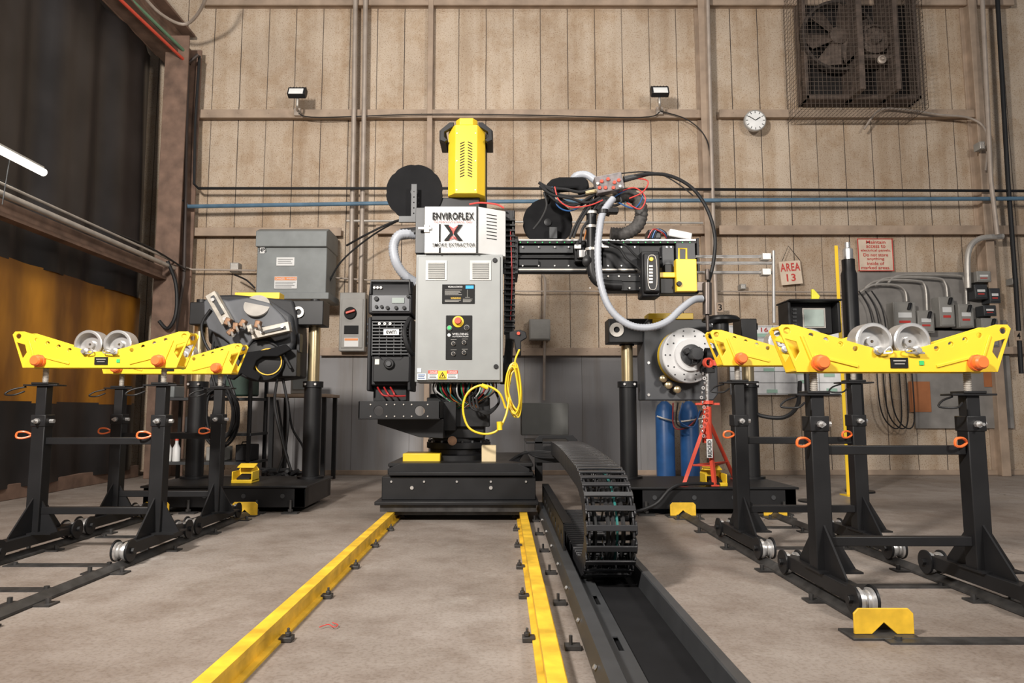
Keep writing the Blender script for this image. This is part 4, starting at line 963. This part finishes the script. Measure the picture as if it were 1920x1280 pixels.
# display
dp=thing('control_monitor','black operator display on a stand with angled hood','monitor',(P(1520,800,6.9).x,6.95,0))
b=B(); x0,x1,z0,z1=R(1476,568,1562,625,6.8); b.box(x0,x1,6.82,7.0,z0,z1); b.box(x0-.03,x1+.03,6.65,7.0,z1,z1+.02); b.box(x0-.03,x0,6.7,6.95,z0,z1); b.box(x1,x1+.03,6.7,6.95,z0,z1); b.done('housing',BLK2,dp,bev=.008)
bx('screen',SCRN,dp,1508,580,1545,612,6.80,.02,.002); bx('screen_bezel',GALV,dp,1505,577,1548,615,6.81,.012,.002)
for i in range(5): bx('button',DRK,dp,1486,578+i*7,1494,582+i*7,6.81,.014,.001)
cx_=P(1520,800,6.9).x; b=B(); b.cyl((cx_,6.92,.0),(cx_,6.92,z0),.035); b.lathe((cx_,6.92,.0),Z_,[(0,0),(.14,0),(.14,.015),(0,.02)],24); b.done('stand',BLK,dp)
p=P(1527,564,6.75); b=B(); b.prism([(-.03,0),(.04,0),(.06,.05),(.0,.12),(-.02,.12),(-.02,.05)],p,X_,Z_,Y_*.03); b.done('signal_tag',M('lime',(.75,.7,.05),.4),dp,bev=.004)
# ================= RED JACK STAND
jb=P(1328,915,6.25); jb.z=.24
js=thing('pipe_jack_stand','red tripod pipe jack stand with chain and screw','jack stand',jb)
b=B(); top=P(1326,782,6.35)
ft=[P(1282,915,6.15),P(1340,912,6.08),P(1376,872,6.7)]
for p in ft: p.z=.25
for p in ft: b.cyl(top+(p-top)*.03,p,.022,4)
for p in ft: b.bc(p,(.07,.05,.012))
m=[top+(p-top)*.72 for p in ft]
for i in range(3): b.cyl(m[i],m[(i+1)%3],.009,6)
b.cyl(P(1326,830,6.35),P(1326,762,6.35),.045,18,.038); b.done('tripod',RED,js)
B().cyl(P(1326,765,6.35),P(1326,690,6.35),.018,12).done('jack_screw',SIL,js)
B().lathe(P(1326,757,6.35),Z_,[(.02,0),(.06,0),(.06,.03),(.02,.03)],8,True).bc(P(1326,757,6.35),(.22,.03,.02)).done('screw_nut',RED,js)
b=B()
for i in range(14):
    p=P(1318+3*math.sin(i),700+i*9,6.25); b.lathe(p,Y_ if i%2 else X_,[(.008,-.003),(.016,-.003),(.016,.003),(.008,.003)],10,True)
b.done('chain',SIL,js)
B().bc(P(1326,694,6.35),(.12,.08,.05)).bc(P(1320,686,6.35),(.04,.08,.06),(0,.6,0)).bc(P(1334,686,6.35),(.04,.08,.06),(0,-.6,0)).done('vee_head',BLK,js,bev=.004)
bx('name_label',WHT,js,1325,823,1336,858,6.12,.004,0); txt(js,'RIDGID',1327,825,1334,856,6.115,INK,vert=True)
# ================= PIPE STANDS
def stand(x0,x1,y,top,label):
    e=thing('pipe_stand',label,'pipe stand',((x0+x1)/2,y,0),'adjustable pipe stands')
    cx=(x0+x1)/2; hb=top-.235; SK=.39; zk=.13
    for x in(x0,x1):
        B().box(x-.036,x+.036,y-SK+.02,y+SK-.02,.062,zk).done('skid',BLK,e,bev=.004)
        B().box(x-.043,x+.043,y-.043,y+.043,zk,.86).done('post',BLK,e,bev=.005)
        B().box(x-.033,x+.033,y-.033,y+.033,.86,hb-.10).box(x-.048,x+.048,y-.048,y+.048,.80,.875).done('inner_post',BLK,e,bev=.004)
        b=B(); s=1 if x==x1 else -1
        b.prism([(0,0),(.20,0),(.20,.012),(0,.22)],(x-.005,y-.043,zk),-Y_,Z_,X_*.01)
        b.prism([(0,0),(.20,0),(.20,.012),(0,.22)],(x-.005,y+.043,zk),Y_,Z_,X_*.01)
        b.prism([(0,0),(.11,0),(.11,.012),(0,.20)],(x+.043,y-.02,zk),X_,Z_,Y_*.01)
        b.box(x-.055,x+.155,y-.09,y+.09,zk,zk+.009)
        b.done('gusset',BLK,e)
        pr=[(0,0)]
        for i in range(14): pr+= [(.019,i*.009),(.015,i*.009+.0045)]
        pr.append((0,.13)); B().lathe((x,y,hb-.12),Z_,pr,14).done('jack_screw',GALV,e)
        b=B(); b.box(x-.11,x+.11,y-.05,y+.05,hb-.115,hb-.105); b.box(x-.055,x+.055,y-.055,y+.055,hb-.105,hb-.092)
        b.tube([(x-.1,y-.03,hb-.12),(x-.17,y-.06,hb-.14),(x-.2,y-.08,hb-.17),(x-.13,y-.1,hb-.175),(x-.08,y-.07,hb-.15)],.006,6,4)
        b.done('screw_plate',BLK,e,bev=.002)
        zz=.835; B().lathe((x,y-.048,zz),-Y_,[(0,0),(.017,0),(.017,.02),(.008,.02),(.008,.05),(0,.05)],8).done('clamp_bolt',SIL,e); B().cyl((x+.048,y,zz),(x+.075,y,zz),.014,6).done('clamp_bolt',SIL,e)
        b=B(); c=Vector((x-.075,y-.03,.745)); b.tube([c+Vector((.03,0,0)),c+Vector((.0,-.02,.022)),c+Vector((-.04,-.03,.018)),c+Vector((-.045,-.03,-.012)),c+Vector((-.01,-.02,-.018))],.0065,6,5,True); b.cyl(c+Vector((.03,0,0)),(x,y-.03,.745),.007,8); b.done('locking_pin',ORG,e)
        for yy in(y-SK+.02,y+SK-.02):
            b=B()
            for sx in(-1,1): b.lathe((x+sx*.042-.005,yy,.09),X_,[(0,0),(.062,0),(.062,.010),(0,.010)],22)
            b.lathe((x-.065,yy,.09),X_,[(0,0),(.018,0),(.018,.13),(0,.13)],6); b._done('wheel_fork',BLK,e,None,None,None,0,None,35)
            B().lathe((x-.033,yy-.01,.088),X_,[(.01,0),(.053,0),(.055,.014),(.044,.018),(.044,.028),(.032,.033),(.044,.038),(.044,.048),(.055,.052),(.053,.066),(.01,.066)],22,True).done('wheel',SIL,e)
    b=B(); b.box(x0,x1,y-.022,y+.022,.685,.73); b.box(x0,x1,y-.022,y+.022,.245,.29); b.done('crossbar',BLK,e,bev=.004)
    pr=[(-.575,.215),(-.56,.235),(-.50,.235),(-.17,.135),(-.06,.105),(.06,.105),(.17,.135),(.50,.235),(.56,.235),(.575,.215),(.495,0),(-.495,0)]
    hs=[]
    for s in(-1,1):
        for i in range(4): hs.append(circ(.013,10,s*(.20+i*.072),.115+i*.022))
        hs.append(circ(.017,10,s*.535,.205))
        hs.append([(s*.545,.165),(s*.50,.06),(s*.475,.10),(s*.49,.15)][::s])
    b=B()
    for yy in(y-.065,y+.055): b.prism(pr,(cx,yy,hb),X_,Z_,Y_*.01,hs)
    for s in(-1,1):
        b.bc((cx+s*.42,y,hb+.01),(.16,.12,.012)); b.bc((cx+s*.535,y,hb+.225),(.05,.12,.012)); b.bc((cx+s*.30,y-.068,hb+.055),(.22,.008,.014),(0,-s*.25,0)); b.bc((cx+s*.44,y-.068,hb+.11),(.012,.008,.15),(0,s*.35,0))
    hd=b.done('head_beam',YEL,e,bev=.002)
    for s in(-1,1):
        c=Vector((cx+s*.095,y,hb+.155))
        B().lathe(c-Y_*.05,Y_,[(.085,0),(.092,.005),(.092,.095),(.085,.1),(.074,.1),(.074,.056),(.025,.056),(.025,.075),(.008,.075),(.008,.025),(.025,.025),(.025,.044),(.074,.044),(.074,0)],32,True).done('roller',SIL,e)
        b=B(); b.cyl((c.x,y-.095,c.z-.05),(c.x,y+.08,c.z-.05),.012,10); b.lathe((c.x,y-.068,c.z-.05),-Y_,[(0,0),(.022,0),(.022,.01),(.014,.012),(.014,.03),(0,.03)],12)
        b.tube([(c.x+.02,y-.09,c.z-.06),(c.x-.05*s,y-.09,c.z-.035),(c.x-.06*s,y-.09,c.z-.06),(c.x+.02,y-.09,c.z-.065)],.004,6,3,True); b.done('roller_axle',SIL,e)
        B().cyl((cx+s*.385,y-.065,hb+.045),(cx+s*.385,y-.085,hb+.045),.04,20).lathe((cx+s*.385,y-.085,hb+.045),-Y_,[(0,0),(.034,0),(.034,.03),(.026,.04),(0,.04)],18).done('knob',ORG,e)
    B().bc((cx+.01,y-.067,hb+.045),(.085,.006,.05)).done('name_label',INK,hd); B().bc((cx+.12,y-.067,hb+.045),(.022,.006,.022)).done('inspection_sticker',GRN,hd)
    B().bc((cx+.01,y-.071,hb+.055),(.06,.002,.006)).bc((cx+.01,y-.071,hb+.04),(.05,.002,.004)).done('label_print',GALV,hd)
LB='yellow roller-head pipe stand with black adjustable posts'
stand(1.555,2.325,3.42,1.325,LB+', set lower'); stand(1.555,2.325,4.53,1.43,LB)
stand(-2.98,-2.21,4.45,1.41,LB); stand(-2.98,-2.21,5.34,1.42,LB)
def track(x,y0,y1):
    e=thing('floor_track','long dark steel angle track lying on the floor','floor track',(x,(y0+y1)/2,0),'stand tracks')
    B().prism([(-.045,0),(.045,0),(.042,.010),(.008,.034),(-.008,.034),(-.042,.010)],(x,y0,.004),X_,Z_,Y_*(y1-y0)).done('angle_bar',TRK,e)
    y=y0+.45
    while y<y1:
        b=B(); b.box(x-.12,x+.12,y-.04,y+.04,0,.009)
        for s in(-1,1): b.cyl((x+s*.09,y,.009),(x+s*.09,y,.035),.012,8)
        b.done('anchor_plate',TRK,e); y+=.62
for x in(1.555,2.325): track(x,2.9,6.0)
for x in(-2.98,-2.21): track(x,1.6,6.0)
for (xa,xb,y) in((1.5,3.2,2.78),(1.6,2.3,3.62),(1.6,2.3,4.6),(1.6,2.3,5.4),(-2.9,-2.25,5.0),(-3.4,-2.25,3.55),(-2.9,-2.25,4.1),(-4.0,-2.25,2.5)):
    b=B().box(xa,xb,y-.035,y+.035,0,.008)
    for xx in(xa+.05,xb-.05): b.cyl((xx,y,.008),(xx,y,.022),.014,8)
    b.done('tie_bar',TRK,None,'flat dark steel tie bar across the floor tracks','steel bar',group='track tie bars')
def stop(x,y,w=.24,h=.1):
    e=thing('track_stop','yellow bent-plate end stop on the floor track','end stop',(x,y,0),'yellow track stops')
    B().prism([(-w/2,0),(-.05,0),(0,.045),(.05,0),(w/2,0),(w/2,h-.02),(w/2-.02,h),(-w/2+.02,h),(-w/2,h-.02)],(x,y,.01),X_,Z_,Y_*.01).done('stop_plate',YELW,e,bev=.002)
    B().box(x-w/2-.03,x+w/2,y-.05,y+.08,0,.01).done('base_plate',TRK,e,bev=.002)
stop(1.53,2.84); stop(1.54,5.95,.22,.11); stop(2.33,5.95,.2,.06); stop(-2.22,5.98,.22,.11); stop(-2.98,5.98,.22,.11); stop(-2.22,2.9,.22)
B().tube([(-.76,2.93,.01),(-.73,2.96,.012),(-.70,2.93,.01),(-.69,2.96,.01),(-.72,2.99,.01)],.002,6,4).done('wire_scrap',REDL,None,'small scrap of red wire on the floor','wire')
B().tube([P(1500,715,6.5),P(1495,760,6.6),P(1470,782,6.7),P(1430,780,6.8),P(1410,770,6.8)],.02).done('power_cable',BLK2,None,'thick black cable drooping from the monitor stand','cable')
B().tube([(1.05,6.4,.03),(1.05,6.0,.02),(1.3,5.96,.1),(1.5,5.99,.26),(1.9,6.1,.26)],.015).done('floor_cable',BLK2,None,'black cable lying beside the positioner base','cable')
# ================= LIGHTS
def area(loc,tgt,sz,pw,col=(1,.94,.87),name='studio_light'):
    l=bpy.data.lights.new(name,'AREA'); l.shape='RECTANGLE'; l.size=sz[0]; l.size_y=sz[1]; l.energy=pw; l.color=col
    o=bpy.data.objects.new(name,l); COL.objects.link(o); o.location=loc; o.rotation_euler=(Vector(tgt)-Vector(loc)).to_track_quat('-Z','Y').to_euler(); return o
area((-2.8,-.4,4.4),(.8,9.8,4.1),(.6,.6),820)
area((3.4,-.6,3.8),(-.8,9.8,4.1),(.8,.8),280)
area((0,4.5,7.9),(0,4.8,0),(5,4),200)
w=bpy.data.worlds.new('world'); scene.world=w; w.use_nodes=True
w.node_tree.nodes['Background'].inputs[0].default_value=(.88,.92,1,1); w.node_tree.nodes['Background'].inputs[1].default_value=.15
# ================= CAMERA
cd=bpy.data.cameras.new('camera'); cd.sensor_width=36; cd.lens=24; cd.shift_x=17/1920; cd.clip_start=.05
co=bpy.data.objects.new('camera',cd); COL.objects.link(co); co.location=(0,0,CH); co.rotation_euler=(math.pi/2+PITCH,0,0); scene.camera=co
scene.view_settings.view_transform='Standard'
